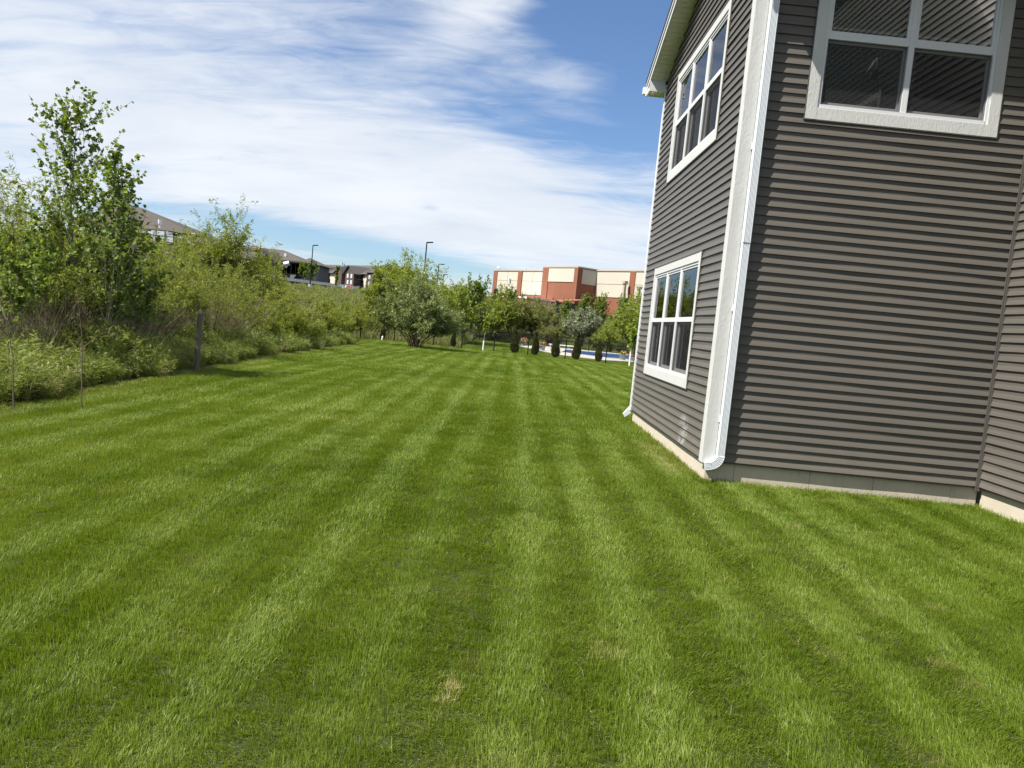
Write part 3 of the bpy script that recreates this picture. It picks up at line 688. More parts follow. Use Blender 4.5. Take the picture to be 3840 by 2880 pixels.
def build_lawn():
    specs = [(-.5, 5.2, .12, (-6, 5.5), 0), (5.2, 10.5, .15, (-6.6, 5.5), 1), (10.5, 20, .21, (-7.2, 9), 2), (20, 51, .30, (-9.5, 13), 3), (51, 75.2, .34, (-3.4, 17), 3)]
    tufts = []
    for lv, (n, rad, h, w) in enumerate([(1150, .080, .033, .0026), (900, .100, .035, .0033), (520, .138, .044, .0050), (460, .19, .048, .0088)]):
        for tl in (.14, .36, .62):
            for q in range(3): tufts.append(blade_mesh('blade_patch', rng, n, rad, h, .30, w, tl, .26, GRASS, spread_dir=.16, square=True, thatch=int(n*.55)))
    P, Rr, Sx, I, T, D = [], [], [], [], [], []
    for y0, y1, cell, xr, lv in specs:
        x, y = lawn_points(y0, y1, cell, xr); n = len(x)
        s = stripe(x, y) + rng.normal(0, .10, n); lev = np.digitize(np.abs(s), [.22, .55])
        rz = np.where(s > 0, 0., math.pi) + rng.normal(0, .22, n)
        sc = (1 + .12*fnoise(x, y, 2.6, 7)) * rng.uniform(.92, 1.08, n)
        edge = np.exp(-np.clip(np.minimum.reduce([np.where(x < XA, np.hypot(np.clip(x-XA, None, 0), 0)+0*x+np.where((y > YB) & (y < YF), 0, 9), 9), np.where((x > XA) & (x < XC) & (y < YB), YB-y, 9), np.where(y < YB, np.abs(XC-x), 9)]), 0, 9)/.07)
        sc = sc*(1+.8*edge)
        t = .48 + .20*fnoise(x, y, 1.3, 21) + .18*fnoise(x, y, 4., 22) + rng.normal(0, .13, n) 
        d = (rng.uniform(0, 1, n) < .01)*rng.uniform(.1, .3, n)*(y < 9)
        wall = np.where((y > YB+.1) & (y < YF-.6), np.exp(-((x-XA+.18)/.16)**2), 0)*np.clip(.35+.6*fnoise(x*0, y, 2.3, 41), 0, 1)
        d = d + wall*rng.uniform(.3, 1, n)*.8
        d = d + np.exp(-(((x-.06)/.14)**2+((y-2.5)/.12)**2))*rng.uniform(0, .8, n)*.6
        edge2 = np.exp(-np.clip(x-LEFT_EDGE(y), -1, 9)/.25); d = d + .35*edge2*rng.uniform(0, 1, n)
        t = t - .35*np.exp(-(((x+2.5)/.28)**2+((y-4.7)/.22)**2)); sc = sc*(1+.35*np.exp(-(((x+2.5)/.28)**2+((y-4.7)/.22)**2)))
        P.append(np.stack([x, y, gz(x, y)], -1)); Rr.append(np.stack([0*x, 0*x, rz], -1)); Sx.append(sc); I.append(lv*9+lev*3+rng.integers(0, 3, n)); T.append(np.clip(t, 0, 1)); D.append(np.clip(d, 0, 1))
    c = np.concatenate
    o = scatter('lawn_grass', c(P), c(Rr), c(Sx), c(I), c(T), c(D), tufts)
    tag(o, 'freshly mown green lawn with pale and dark mowing stripes', 'lawn', kind='stuff')
    # the bleached clump and a few straw-coloured wisps and long blades left by the mower
    r = np.random.default_rng(17); n = 22; x = -.097+r.normal(0, .026, n); y = 3.16+r.normal(0, .05, n)
    n2 = 260; x = np.concatenate([x, r.uniform(-3.2, 3.6, n2), r.normal(.12, .16, 22)]); y = np.concatenate([y, 2.0+r.uniform(0, 1, n2)**1.4*6.5, r.normal(2.5, .12, 22)]); m = len(x)
    dr = np.concatenate([r.uniform(.55, .9, n), np.where(r.uniform(0, 1, n2) < .35, r.uniform(.3, .8, n2), 0), r.uniform(.2, .8, 22)]); k = (y < YB-.2) & (x < XC-.2)
    wisp = [blade_mesh('wisp', r, 14, .020, .043, .30, .0022, .75, .3, GRASS, spread_dir=.25) for _ in range(3)] + [blade_mesh('wisp_thin', r, 5, .02, .066, .3, .0022, .8, .3, GRASS, spread_dir=.8) for _ in range(3)]
    ix = np.concatenate([r.integers(0, 3, n), r.integers(3, 6, n2+22)])
    o = scatter('stray_grass', np.stack([x, y, gz(x, y)], -1)[k], np.stack([0*x, 0*x, np.concatenate([r.normal(.3, .3, n), r.uniform(0, 6.28, n2+22)])], -1)[k], r.uniform(.8, 1.25, m)[k], ix[k], r.uniform(.4, 1, m)[k], dr[k], wisp)
    tag(o, 'bleached straw coloured tuft and stray long blades in the near lawn', 'dry grass', kind='stuff')
build_lawn()

# ================================================================== PLANTS
def branch_off(rng, P, Rr, n, t0, t1, ang, lf, lv, up=.25, K=5, rf=.5, droop=0.):
    """n children on every parent polyline"""
    m, Kp, _ = P.shape
    pi = np.repeat(np.arange(m), n); t = np.clip(t0+(t1-t0)*(np.tile(np.arange(n), m)+rng.uniform(0, 1, m*n))/n, 0, .999)*(Kp-1)
    i = t.astype(int); f = (t-i)[:, None]
    B = P[pi, i]*(1-f)+P[pi, i+1]*f; T = norm(P[pi, i+1]-P[pi, i]); R0 = Rr[pi, i]*(1-f[:, 0])+Rr[pi, i+1]*f[:, 0]
    q = rng.normal(0, 1, (m*n, 3)); q = norm(q-T*(q*T).sum(-1, keepdims=True))
    a = (ang*(1+.3*rng.normal(0, 1, m*n)))[:, None]
    D = norm(T*np.cos(a)+q*np.sin(a)+np.array([0, 0, up]))
    plen = np.linalg.norm(np.diff(P, axis=1), axis=-1).sum(1)[pi]
    L = plen*lf*(1+lv*rng.normal(0, 1, m*n)).clip(.35, 1.8)*(1.15-.55*t/(Kp-1))
    s = np.linspace(0, 1, K)[None, :, None]
    C = B[:, None]+D[:, None]*L[:, None, None]*s
    C = C+np.array([0, 0, 1.])*(L[:, None, None]*(s**2))*(.18-droop)+rng.normal(0, 1, (m*n, 1, 3))*(L[:, None, None]*.10*s**2)
    rr = np.minimum(R0*rf, R0)[:, None]*(1-.8*np.linspace(0, 1, K))[None]
    return C, rr
def leaves_on(rng, P, n, L, lv, aspect, spread=.9, droop=.15, t0=.08, upn=.6):
    m, K, _ = P.shape; pi = np.repeat(np.arange(m), n); t = rng.uniform(t0, .999, m*n)*(K-1); i = t.astype(int); f = (t-i)[:, None]
    B = P[pi, i]*(1-f)+P[pi, i+1]*f; T = norm(P[pi, i+1]-P[pi, i])
    q = rng.normal(0, 1, (m*n, 3)); q = norm(q-T*(q*T).sum(-1, keepdims=True))
    D = norm(T*.6+q*spread+np.array([0, 0, -droop])); N = norm(rng.normal(0, 1, (m*n, 3))+np.array([0, 0, upn]))
    Ls = L*(1+lv*rng.normal(0, 1, m*n)).clip(.45, 1.7)
    return B, D, N, Ls, Ls*aspect*rng.uniform(.8, 1.2, m*n)
def cat(*ls): return [np.concatenate(z) for z in zip(*ls)]
def shrub_meshes(name, seed, H, spread, nst, nb, nt, nl, leaf, L, asp, wood, shape='lance', r0=.3, lean=0., rad=.022, stem_lo=.12, droop=.2, arch=.25, nb_t0=.18, lo_v=.5):
    """multi-stemmed shrub: stems > branches > twigs > leaves. returns (trunk mesh, crown mesh)"""
    rng = np.random.default_rng(seed)
    a = rng.uniform(0, 2*math.pi, nst); rr = np.sqrt(rng.uniform(0, 1, nst)); out = np.stack([np.cos(a), np.sin(a)], -1)*rr[:, None]
    K = 7; s = np.linspace(0, 1, K)
    h = H*(1-.45*rr**2)*rng.uniform(.72, 1.0, nst)
    P = np.zeros((nst, K, 3)); P[:, :, :2] = out[:, None]*r0*.5+out[:, None]*(spread*(s**(1.25))[None, :, None])
    P[:, :, 0] += lean*H*s**1.5; P[:, :, 2] = h[:, None]*(s*(1-arch*s*rr[:, None]))/(1-arch*rr[:, None])*(1-.28*rr[:, None])
    P += rng.normal(0, .035, (nst, K, 3))*H*s[None, :, None]*.5; P[:, 0, 2] = -.15
    R0 = rad*rng.uniform(.6, 1.2, nst)[:, None]*(1-.85*s)[None]
    B, RB = branch_off(rng, P, R0, nb, nb_t0, 1., .75, .34, .3, .25, droop=droop*.4)
    T, RT = branch_off(rng, B, RB, nt, .15, 1., .75, .42, .3, .15, K=4, droop=droop)
    parts = [leaves_on(rng, T, nl, L, .25, asp, droop=droop), leaves_on(rng, B, max(2, nl//2), L, .25, asp, droop=droop, t0=.3), leaves_on(rng, P, nl, L, .25, asp, t0=.5)]
    LB, D, N, Ls, Wd = cat(*parts)
    keep = LB[:, 2] > stem_lo*H*rng.uniform(1-lo_v, 1+lo_v, len(LB)); LB, D, N, Ls, Wd = [z[keep] for z in (LB, D, N, Ls, Wd)]
    tint = np.clip(rng.normal(.48, .2, len(LB)), 0, 1)
    crown = leaf_mesh(name+'_crown', LB, D, N, Ls, Wd, leaf, tint, shape)
    trunk = tube_mesh(name+'_trunk', [(P, R0), (B, RB), (T, np.maximum(RT, .0022))], wood)
    return trunk, crown
def tree_meshes(name, seed, H, crown_r, trunk_r, nb, nt, nl, leaf, L, asp, wood, shape='blob', clear=.25, lean=0., top_taper=1., ang=.8, up=.35, twigs2=0, len_f=None):
    """single-stemmed tree"""
    rng = np.random.default_rng(seed); K = 9; s = np.linspace(0, 1, K)
    P = np.zeros((1, K, 3)); P[0, :, 2] = H*.96*s; P[0, :, 0] = lean*H*s**1.4; P[0, 1:, :2] += np.cumsum(rng.normal(0, .012*H, (K-1, 2)), 0)*.6; P[0, 0, 2] = -.15
    R0 = (trunk_r*(1-.9*s))[None]
    lf = len_f or crown_r/H*1.15
    B, RB = branch_off(rng, P, R0, nb, clear, 1., ang, lf, .25, up, K=6, rf=.5)
    T, RT = branch_off(rng, B, RB, nt, .12, 1., .75, .40, .3, .15, K=4)
    src = [T]; lines = [(P, R0), (B, RB), (T, np.maximum(RT, .003))]
    if twigs2:
        T2, RT2 = branch_off(rng, T, RT, twigs2, .2, 1., .8, .5, .3, .05, K=3); src.append(T2); lines.append((T2, np.maximum(RT2, .002)))
    parts = [leaves_on(rng, z, nl, L, .22, asp, droop=.25) for z in src] + [leaves_on(rng, B, nl, L, .22, asp, t0=.3), leaves_on(rng, P, nl*4, L, .2, asp, t0=.45)]
    LB, D, N, Ls, Wd = cat(*parts)
    crown = leaf_mesh(name+'_crown', LB, D, N, Ls, Wd, leaf, np.clip(rng.normal(.48, .2, len(LB)), 0, 1), shape)
    return tube_mesh(name+'_trunk', lines, wood, 5), crown
def conifer_meshes(name, seed, H, r, n, nl, leaf, L):
    rng = np.random.default_rng(seed); K = 6; s = np.linspace(0, 1, K)
    P = np.zeros((1, K, 3)); P[0, :, 2] = H*s; P[0, 0, 2] = -.2; R0 = (.035*H*(1-.95*s)*.5)[None]
    t = rng.uniform(.06, .98, n)**.9; a = rng.uniform(0, 6.28, n); ln = r*(1-t)**.85*rng.uniform(.75, 1.15, n)+.03*H*.3
    B = np.zeros((n, 4, 3)); q = np.linspace(0, 1, 4)
    B[:, :, 0] = np.cos(a)[:, None]*ln[:, None]*q; B[:, :, 1] = np.sin(a)[:, None]*ln[:, None]*q
    B[:, :, 2] = (t*H)[:, None] - ln[:, None]*(.28*q-.22*q*q)
    LB, D, N, Ls, Wd = leaves_on(rng, B, nl, L, .3, .28, spread=.7, droop=.1, upn=.9)
    crown = leaf_mesh(name+'_crown', LB, D, N, Ls, Wd, leaf, np.clip(rng.normal(.48, .2, len(LB)), 0, 1))
    return tube_mesh(name+'_trunk', [(P, R0), (B, np.full((n, 4), .006*H))], BARK, 4), crown
def plant(name, meshes, loc, label, cat_, group=None, scale=1., rz=0., leaf=None, sz=None, lean=(0, 0)):
    e = empty(name, loc, rz, label, cat_, group); e.scale = (scale, scale, scale if sz is None else sz); e.rotation_euler = (lean[0], lean[1], rz)
    for nm, me in zip(('trunk', 'crown'), meshes):
        o = bpy.data.objects.new(nm, me); _link0(o, e)
    return e

def mesh_top(me): return max(v.co.z for v in me.vertices)
TOPS = {}
def fit(meshes, px, py_top, Y, x=None):
    """scale that brings a plant rooted at depth Y up to the height seen in the photograph"""
    k = meshes[1].name
    if k not in TOPS: 
        z = np.empty(len(meshes[1].vertices)*3, np.float32); meshes[1].vertices.foreach_get('co', z); TOPS[k] = float(np.percentile(z[2::3], 97.5 if ('willow' in k or 'bush' in k or 'thicket' in k) else 99.6))
    p = at(px, py_top, Y); return (p[2]-gzf(p[0], Y))/TOPS[k]
# --- kinds
WK = [shrub_meshes('willow_a', 21, 3.3, 1.25, 15, 11, 7, 15, WILLOW, .085, .20, TWIG, stem_lo=.52, nb_t0=.30, lo_v=.28),
      shrub_meshes('willow_b', 22, 3.1, 1.4, 17, 10, 7, 15, WILLOW2, .080, .19, TWIG, lean=.05, stem_lo=.52, nb_t0=.30, lo_v=.28),
      shrub_meshes('willow_c', 23, 3.2, 1.1, 13, 12, 7, 15, WILLOW, .090, .24, TWIG, stem_lo=.55, nb_t0=.32, lo_v=.28),
      shrub_meshes('poplar_shrub', 24, 3.2, 1.15, 12, 10, 6, 11, POPLAR, .080, .84, PBARK, 'heart', stem_lo=.48, nb_t0=.3, lo_v=.3)]
WFAR = [shrub_meshes('willow_d', 31, 2.6, 1.5, 18, 11, 7, 13, WILLOW2, .12, .24, TWIG, lean=.10, stem_lo=.05),
        shrub_meshes('willow_e', 32, 2.5, 1.5, 18, 11, 7, 13, WILLOW2, .12, .24, TWIG, lean=.12, stem_lo=.05)]
POP1 = tree_meshes('poplar_tall', 41, 5.05, 1.0, .045, 44, 6, 8, POPLAR, .080, .86, PBARK, 'heart', clear=.20, ang=.80, up=.30, len_f=.24)
POP2 = tree_meshes('poplar_short', 42, 4.05, 1.0, .040, 46, 7, 9, POPLAR, .078, .86, PBARK, 'heart', clear=.15, ang=.8, up=.35, lean=-.02, len_f=.27)
TREEW = [shrub_meshes('willow_tree', 45, 4.5, 1.35, 24, 13, 8, 13, WILLOW2, .11, .24, BARK, rad=.035, stem_lo=.1, arch=.12)]
BUSH = shrub_meshes('round_bush', 51, 2.95, 1.85, 26, 13, 8, 14, SILVER, .11, .26, TWIG, r0=.35, rad=.03, stem_lo=.14, arch=.30, nb_t0=.22)
FARW = [shrub_meshes('far_willow', 55, 6.5, 2.3, 20, 14, 8, 11, WILLOW, .20, .30, BARK, stem_lo=.10, rad=.05),
        shrub_meshes('far_thicket', 56, 3.6, 1.7, 16, 10, 6, 12, WILLOW, .17, .30, TWIG, stem_lo=.1),
        shrub_meshes('brown_thicket', 57, 4.0, 2.0, 17, 10, 6, 12, BROWNW, .15, .26, TWIG, stem_lo=.12),
        shrub_meshes('olive_bush', 58, 2.9, 1.7, 18, 9, 6, 13, OLIVE, .15, .34, TWIG, stem_lo=.05),
        tree_meshes('far_poplar', 59, 4.8, 1.3, .08, 46, 8, 10, DARKG, .17, .7, PBARK, 'blob', clear=.06, ang=.85, up=.3, len_f=.36)]
SMALLT = [tree_meshes('street_tree', 61, 6.0, 1.9, .10, 30, 7, 9, DARKG, .24, .7, PBARK, 'blob', clear=.36, ang=.95, up=.2, twigs2=1, len_f=.36),
          tree_meshes('slender_tree', 62, 6.0, .8, .08, 26, 6, 9, DARKG, .22, .8, PBARK, 'blob', clear=.12, ang=.5, up=.6, len_f=.14)]
SPRK = [conifer_meshes('spruce', 65, 4.0, 1.15, 170, 22, SPRUCE, .20), conifer_meshes('blue_spruce', 66, 3.6, .95, 150, 22, BSPRUCE, .18), conifer_meshes('sparse_pine', 67, 6.0, 1.3, 90, 16, leaf_mat('pine_grey', (.04, .045, .03), (.075, .08, .055), (.13, .13, .09), trans=.1), .22)]

# --- the thicket along the lawn's left edge
THK = 'shrubs in the thicket left of the lawn'
lab = ['round-leaved poplar shrub at the very left edge, close to the weeds', 'willow shrub just left of the tall poplar, behind the weeds', 'low dense willow under the tall poplar sapling', 'round-leaved shrub under the shorter poplar sapling',
       'willow shrub between the shorter poplar and the wooden post', 'bright willow right behind the weathered wooden post', 'willow shrub left of and behind the wooden post', 'round-leaved shrub far back at the left edge of the picture',
       'round-leaved shrub behind both poplar saplings', 'low willow in front of the rooftop machinery', 'second low willow in front of the rooftop machinery', 'willow shrub directly right of the wooden post', 'tall willow behind the tall poplar stem', 'tall willow between the two poplar saplings', 'dense willow cut by the left edge of the picture', 'tall willow right of the shorter poplar']
spots = [(70, 12.6, 3, 725), (215, 14.2, 2, 770), (330, 15.4, 0, 800), (440, 15.2, 3, 830), (550, 17.0, 2, 900), (790, 20.5, 1, 1000), (650, 19.5, 0, 985), (-60, 16.5, 3, 680), (300, 19.5, 3, 745), (600, 24.5, 1, 925), (690, 26.0, 0, 915), (860, 23.5, 0, 1020), (130, 16.5, 1, 700), (400, 17.5, 0, 770), (10, 13.8, 2, 705), (500, 18.5, 1, 850)]
for i, (px, Y, k, sc) in enumerate(spots):
    p = at(px, 1200, Y); plant('willow_shrub', WK[k], onground(p[0], Y), lab[i], 'shrub', THK, fit(WK[k], px, sc, Y), i*1.37)
for me, px0, px1, py, Y, rz, lb in [(POP1, 272, 258, 330, 14.6, .4, 'tallest slender poplar sapling rising above the thicket'), (POP2, 395, 418, 555, 14.4, 2.0, 'shorter slender poplar sapling right of the tallest one')]:
    p = at(px0, 1250, Y); plant('poplar_sapling', me, onground(p[0], Y), lb, 'tree', None, fit(me, px1, py, Y), rz)
for (px, Y, sc, rz, lb) in [(855, 30, 862, 0., 'rounded willow tree rising above the thicket beside the dark building'), (965, 36, 975, 2.1, 'small willow tree right of the rounded willow, before the dark building'), (735, 29, 905, 4., 'small willow tree left of the rounded willow')]:
    p = at(px, 1200, Y); plant('willow_tree', TREEW[0], onground(p[0], Y), lb, 'tree', None, fit(TREEW[0], px, sc, Y), rz)
lab2 = ['wind-bent willow just left of the carport view', 'wind-bent willow in the middle of the low thicket', 'wind-bent willow below the white carport', 'wind-bent willow below the parked white car', 'wind-bent willow below the stop sign', 'wind-bent willow behind the far wooden post', 'wind-bent willow nearest the lawn edge in the low thicket',
        'low willow between the wooden post and the weeds further on', 'low willow at the foot of the rounded willow tree', 'low willow left of the round bush behind the fence', 'low willow behind the black fence beside the round bush', 'short willow behind the middle of the low thicket', 'short willow in the dip before the apartment block', 'wind-bent willow right below the ornamental trees', 'wind-bent willow behind the first row of the low thicket', 'wind-bent willow in the middle of the thicket, close to the lawn', 'small wind-bent willow near the far end of the weeds', 'wind-bent willow under the carport end', 'small wind-bent willow just beyond the wooden post', 'small wind-bent willow beside the lawn, past the wooden post', 'low willow far behind the black fence corner', 'willow on the rise below the carport', 'willow on the rise below the dark building']
spots2 = [(960, 29, 0, .92), (1050, 33, 1, .92), (1120, 37, 0, .92), (1200, 40, 1, .94), (1262, 44, 0, .9), (1330, 55, 1, .92), (1120, 30, 1, .62), (930, 25, 0, .62), (880, 28, 1, .85), (1400, 56, 0, .95), (1450, 60, 1, .85), (1180, 48, 1, 1.05), (1320, 58, 0, 1.0), (1000, 36, 1, .95), (1080, 42, 0, 1.0), (1150, 34, 0, .8), (1230, 37, 1, .72), (1260, 50, 0, 1.0), (1010, 27, 0, .75), (1090, 28, 1, .62), (1400, 66, 1, .9), (1130, 56, 0, 1.2), (1040, 52, 1, 1.25)]
for i, (px, Y, k, sc) in enumerate(spots2):
    p = at(px, 1200, Y); plant('willow_shrub', WFAR[k], onground(p[0], Y), lab2[i], 'shrub', 'wind-bent willows in the low thicket', sc*.88, .35*math.sin(i*2.1))
# --- the round bush on the lawn and what grows beyond the fence
g0 = gp(1555, 1303)
plant('round_bush', BUSH, g0, 'round silvery-green multi-stemmed bush standing alone on the lawn', 'bush', None, fit(BUSH, 1555, 1072, g0[1]), .5)
bg = [(1470, 62, 0, 990, 'tall leafy tree behind the round bush, left of its pair', 'tree'), (1578, 63, 0, 1022, 'tall leafy tree behind the round bush, right of its pair', 'tree'), (1530, 60, 0, 1045, 'lower tree filling the gap behind the round bush', 'tree'),
      (1660, 60, 1, 1085, 'willow thicket right behind the round bush beyond the fence', 'shrub'), (1780, 63, 4, 1035, 'wispy young poplar beyond the fence, left of the brick building', 'tree'), (1722, 66, 1, 1085, 'willow left of the wispy young poplar beyond the fence', 'shrub'),
      (1840, 78, 1, 1100, 'willow thicket beyond the fence below the dark spruce', 'shrub'), (1930, 80, 2, 1120, 'olive-brown willow beyond the fence, left of two', 'shrub'), (2010, 81, 2, 1135, 'olive-brown willow beyond the fence, right of two', 'shrub'), (1912, 86, 4, 1070, 'young poplar behind the olive-brown willows', 'tree'),
      (2192, 80, 3, 1172, 'pale grey-green bush beyond the swimming pool', 'bush'), (2120, 94, 4, 1118, 'leafy young tree beside the blue spruce', 'tree'), (2185, 91, 4, 1100, 'leafy tree before the brick building, behind the pale bush', 'tree'), (2245, 92, 4, 1098, 'broad leafy tree right of the pale bush', 'tree'), (2335, 90, 4, 1102, 'leafy tree before the right end of the brick building', 'tree'),
      (2385, 80, 1, 1140, 'bright leafy shrub beside the house edge beyond the pool', 'shrub'), (2440, 78, 1, 1120, 'leafy shrub half hidden behind the house corner', 'shrub'), (2120, 84, 1, 1210, 'low shrub left of the pale bush', 'shrub'), (2290, 78, 1, 1225, 'low shrub right of the pale bush behind the pool', 'shrub'), (2060, 78, 2, 1225, 'low brown shrub behind the flower tubs', 'shrub')]
for i, (px, Y, k, sc, lb, ct) in enumerate(bg):
    p = at(px, 1200, Y); plant('leafy_tree' if ct == 'tree' else 'leafy_shrub', FARW[k], onground(p[0], Y), lb, ct, 'trees and shrubs beyond the fence', fit(FARW[k], px, sc, Y), i*.9+.3)
for px, Y, k, sc, lb in [(2082, 90, 1, 1127, 'blue spruce before the brick loading dock'), (1850, 96, 0, 1082, 'dark spruce left of the brick building'), (1700, 105, 0, 1066, 'distant spruce left of the white shed'), (1735, 106, 0, 1066, 'distant spruce in front of the white shed'), (1648, 100, 0, 1062, 'distant spruce behind the street lights'),
                         (1320, 128, 0, 1080, 'small spruce beside the stop sign'), (1275, 130, 0, 1085, 'small dark spruce under the carport end'), (1365, 126, 2, 1040, 'thin grey pine before the apartment block')]:
    p = at(px, 1200, Y); plant('spruce_tree' if k < 2 else 'pine_tree', SPRK[k], onground(p[0], Y), lb, 'tree', None, fit(SPRK[k], px, sc, Y), px*.1)
for px, Y, k, sc, lb in [(930, 120, 0, 985, 'ornamental tree before the dark building, leftmost of the row'), (988, 122, 0, 958, 'ornamental tree with pale trunk before the dark building'), (1122, 130, 0, 980, 'ornamental tree before the end of the dark building'), (1158, 132, 0, 985, 'bright ornamental tree below the corner turret'), (1250, 135, 1, 997, 'narrow upright tree before the apartment block')]:
    p = at(px, 1200, Y); plant('ornamental_tree', SMALLT[k], onground(p[0], Y), lb, 'tree', 'ornamental trees by the car park', fit(SMALLT[k], px, sc, Y), px*.3)

# --- weeds, reeds, meadow
def weed_mesh(name, rng, H, nl, L, asp, m, arching=.15):
    K = 6; s = np.linspace(0, 1, K); n = 3
    P = np.zeros((n, K, 3)); a = rng.uniform(0, 6.28, n); P[:, :, 0] = np.cos(a)[:, None]*(.05+arching*H*s**2); P[:, :, 1] = np.sin(a)[:, None]*(.05+arching*H*s**2); P[:, :, 2] = (H*rng.uniform(.7, 1.05, n))[:, None]*s - .03
    LB, D, N, Ls, Wd = leaves_on(rng, P, nl, L, .25, asp, spread=1.0, droop=-.05, t0=.12, upn=1.2)
    T = LEAF['lance']; D = norm(D); S = norm(np.cross(N, D)); Nn = np.cross(D, S); V = np.empty((len(LB), 4, 3))
    for i, (q, c) in enumerate(T): V[:, i] = LB+D*(q*Ls)[:, None]+S*(c*Wd)[:, None]-np.array([0, 0, 1])*((q*q*.25)*Ls)[:, None]
    Q = np.arange(len(LB)*4).reshape(-1, 4)
    St = []; Sq = []                                   # stems as thin strips
    for j in range(n):
        o = len(LB)*4+len(St)
        for i in range(K): St += [P[j, i]+[.004, 0, 0], P[j, i]-[.004, 0, 0]]
        for i in range(K-1): Sq.append([o+2*i, o+2*i+1, o+2*i+3, o+2*i+2])
    return np_mesh(name, np.concatenate([V.reshape(-1, 3), np.array(St)]), np.concatenate([Q, np.array(Sq)]), m, np.concatenate([np.clip(rng.normal(.5, .2, len(Q)), 0, 1), np.full(len(Sq), .3)]))
def build_weeds():
    r = np.random.default_rng(5)
    kinds = [weed_mesh('weed_%d' % i, r, .50+.07*i, 34, .118, .23, WEED) for i in range(4)] + [blade_mesh('weed_grass_%d' % i, r, 46, .10, .42+.1*i, .3, .006, .55, .3, WEED, spread_dir=1.) for i in range(3)]
    y = np.concatenate([r.uniform(5.5, 20, 2600), r.uniform(20, 45.2, 2600)]); n = len(y)
    e = LEFT_EDGE(y); w = np.abs(r.normal(0, 1, n))*np.where(y < 20, 1.15, 1.5)
    x = e - .12 - w + .18*fnoise(0*y, y, 1.9, 8)
    sc = np.clip(.45+.45*(e-x), .45, 1.0)*(1+.25*fnoise(x, y, 1.8, 9))*r.uniform(.75, 1.2, n)*np.where(y > 20, 1.15, 1.)
    idx = np.where(r.uniform(0, 1, n) < .68, r.integers(0, 4, n), r.integers(4, 7, n))
    o = scatter('weeds', np.stack([x, y, gz(x, y)], -1), np.stack([r.normal(0, .12, n), r.normal(0, .12, n), r.uniform(0, 6.28, n)], -1), sc, idx, np.clip(.5+.3*fnoise(x, y, 1.1, 10)+r.normal(0, .12, n), 0, 1), (r.uniform(0, 1, n) < .16)*r.uniform(.2, .8, n), kinds)
    tag(o, 'tall leafy weeds along the left edge of the lawn', 'weeds', kind='stuff')
    # dead stems and reeds standing among the shrubs
    reed = [blade_mesh('reed_%d' % i, r, 26, .22, 1.25+.2*i, .25, .009, .16, .16, REED, spread_dir=1.) for i in range(3)]
    reed += [blade_mesh('dead_twig_%d' % i, r, 10, .25, 1.6+.2*i, .25, .007, .38, .25, REED, spread_dir=1.) for i in range(2)]
    n = 3000; y = r.uniform(9, 46, n); x = LEFT_EDGE(y) - 1.2 - r.uniform(0, 1, n)**.8*9
    o = scatter('dry_reeds', np.stack([x, y, gz(x, y)], -1), np.stack([r.normal(0, .1, n), r.normal(0, .1, n), r.uniform(0, 6.28, n)], -1), r.uniform(.6, 1.05, n), r.integers(0, 5, n), r.uniform(0, 1, n), r.uniform(0, .6, n), reed)
    tag(o, 'tan and grey dead reeds standing among the shrub stems', 'reeds', kind='stuff')
    mead = [blade_mesh('meadow_%d' % i, r, 40, .28, .55+.1*i, .3, .022, .6, .3, MEADOW, spread_dir=1.) for i in range(3)]
    n = 16000; y = 46+r.uniform(0, 1, n)**1.3*120; x = r.uniform(-.75, .75, n)*y*.9 + 1
    k = (y > FENCE_Y(x)+1.2) & ~((x > -3.4) & (y < 76)); left = r.uniform(0, 1, 3500); y2 = 8+left*42; x2 = LEFT_EDGE(y2)-2-r.uniform(0, 1, 3500)**1.2*26
    x = np.concatenate([x[k], x2]); y = np.concatenate([y[k], y2]); n = len(x)
    dirt = np.exp(-(((x-4.4)/3.2)**2+((y-86)/5)**2)); kk = r.uniform(0, 1, n) > dirt*.85; x, y, dirt = x[kk], y[kk], dirt[kk]; n = len(x)
    o = scatter('meadow_grass', np.stack([x, y, gz(x, y)], -1), np.stack([0*x, 0*x, r.uniform(0, 6.28, n)], -1), r.uniform(.5, 1.15, n)*np.where(y > 90, .75, 1), r.integers(0, 3, n), np.clip(.5+.3*fnoise(x, y, .25, 12)+r.normal(0, .15, n), 0, 1), np.clip(.25*fnoise(x, y, .4, 13)+r.uniform(0, .22, n)+dirt, 0, 1), mead)
    tag(o, 'rough green and tan meadow grass on the slope', 'meadow', kind='stuff')
build_weeds()
# a few bare arching stalks in front of the thicket, each one a stalk of its own
sr = np.random.default_rng(8)
def stalks():
    sp = [((305, 1500), (290, 1090), 9.4, 'tall thin bare sapling stem standing in the weeds at left'), ((50, 1500), (20, 1180), 8.9, 'thin bare stem rising from the weeds at the picture edge'), ((600, 1330), (660, 1235), 15.2, 'pale dead branch leaning right in the weeds left of the wooden post'), ((880, 1300), (955, 1200), 21., 'pale dead branch leaning right beyond the wooden post')]
    for (a, c, Y, lb) in sp:
        p = at(*a, Y); q = at(*c, Y); p[2] = max(p[2], gzf(p[0], p[1])-.02); m = (p+q)/2+np.array([.04, 0, .10 if abs(q[0]-p[0]) > .15 else 0])
        gr = np.array([p[0]-.15*(q[0]-p[0]), p[1], gzf(p[0], p[1])-.05]); b = MB(); b.tube([gr-p, p-p, m-p, q-p], [.010, .009, .006, .003], 5)
        if abs(q[0]-p[0]) < .15:
            for t in np.linspace(.35, .95, 7):
                s0 = (q-p)*t; b.tube([s0, s0+np.array([sr.uniform(-.3, .3), sr.uniform(-.2, .2), sr.uniform(.15, .4)])], [.004, .002], 4)
        o = b.build('dead_stalk', PBARK if Y > 12 else TWIG); o.location = p; tag(o, lb, 'stalk', 'bare stalks in the weeds')
stalks()

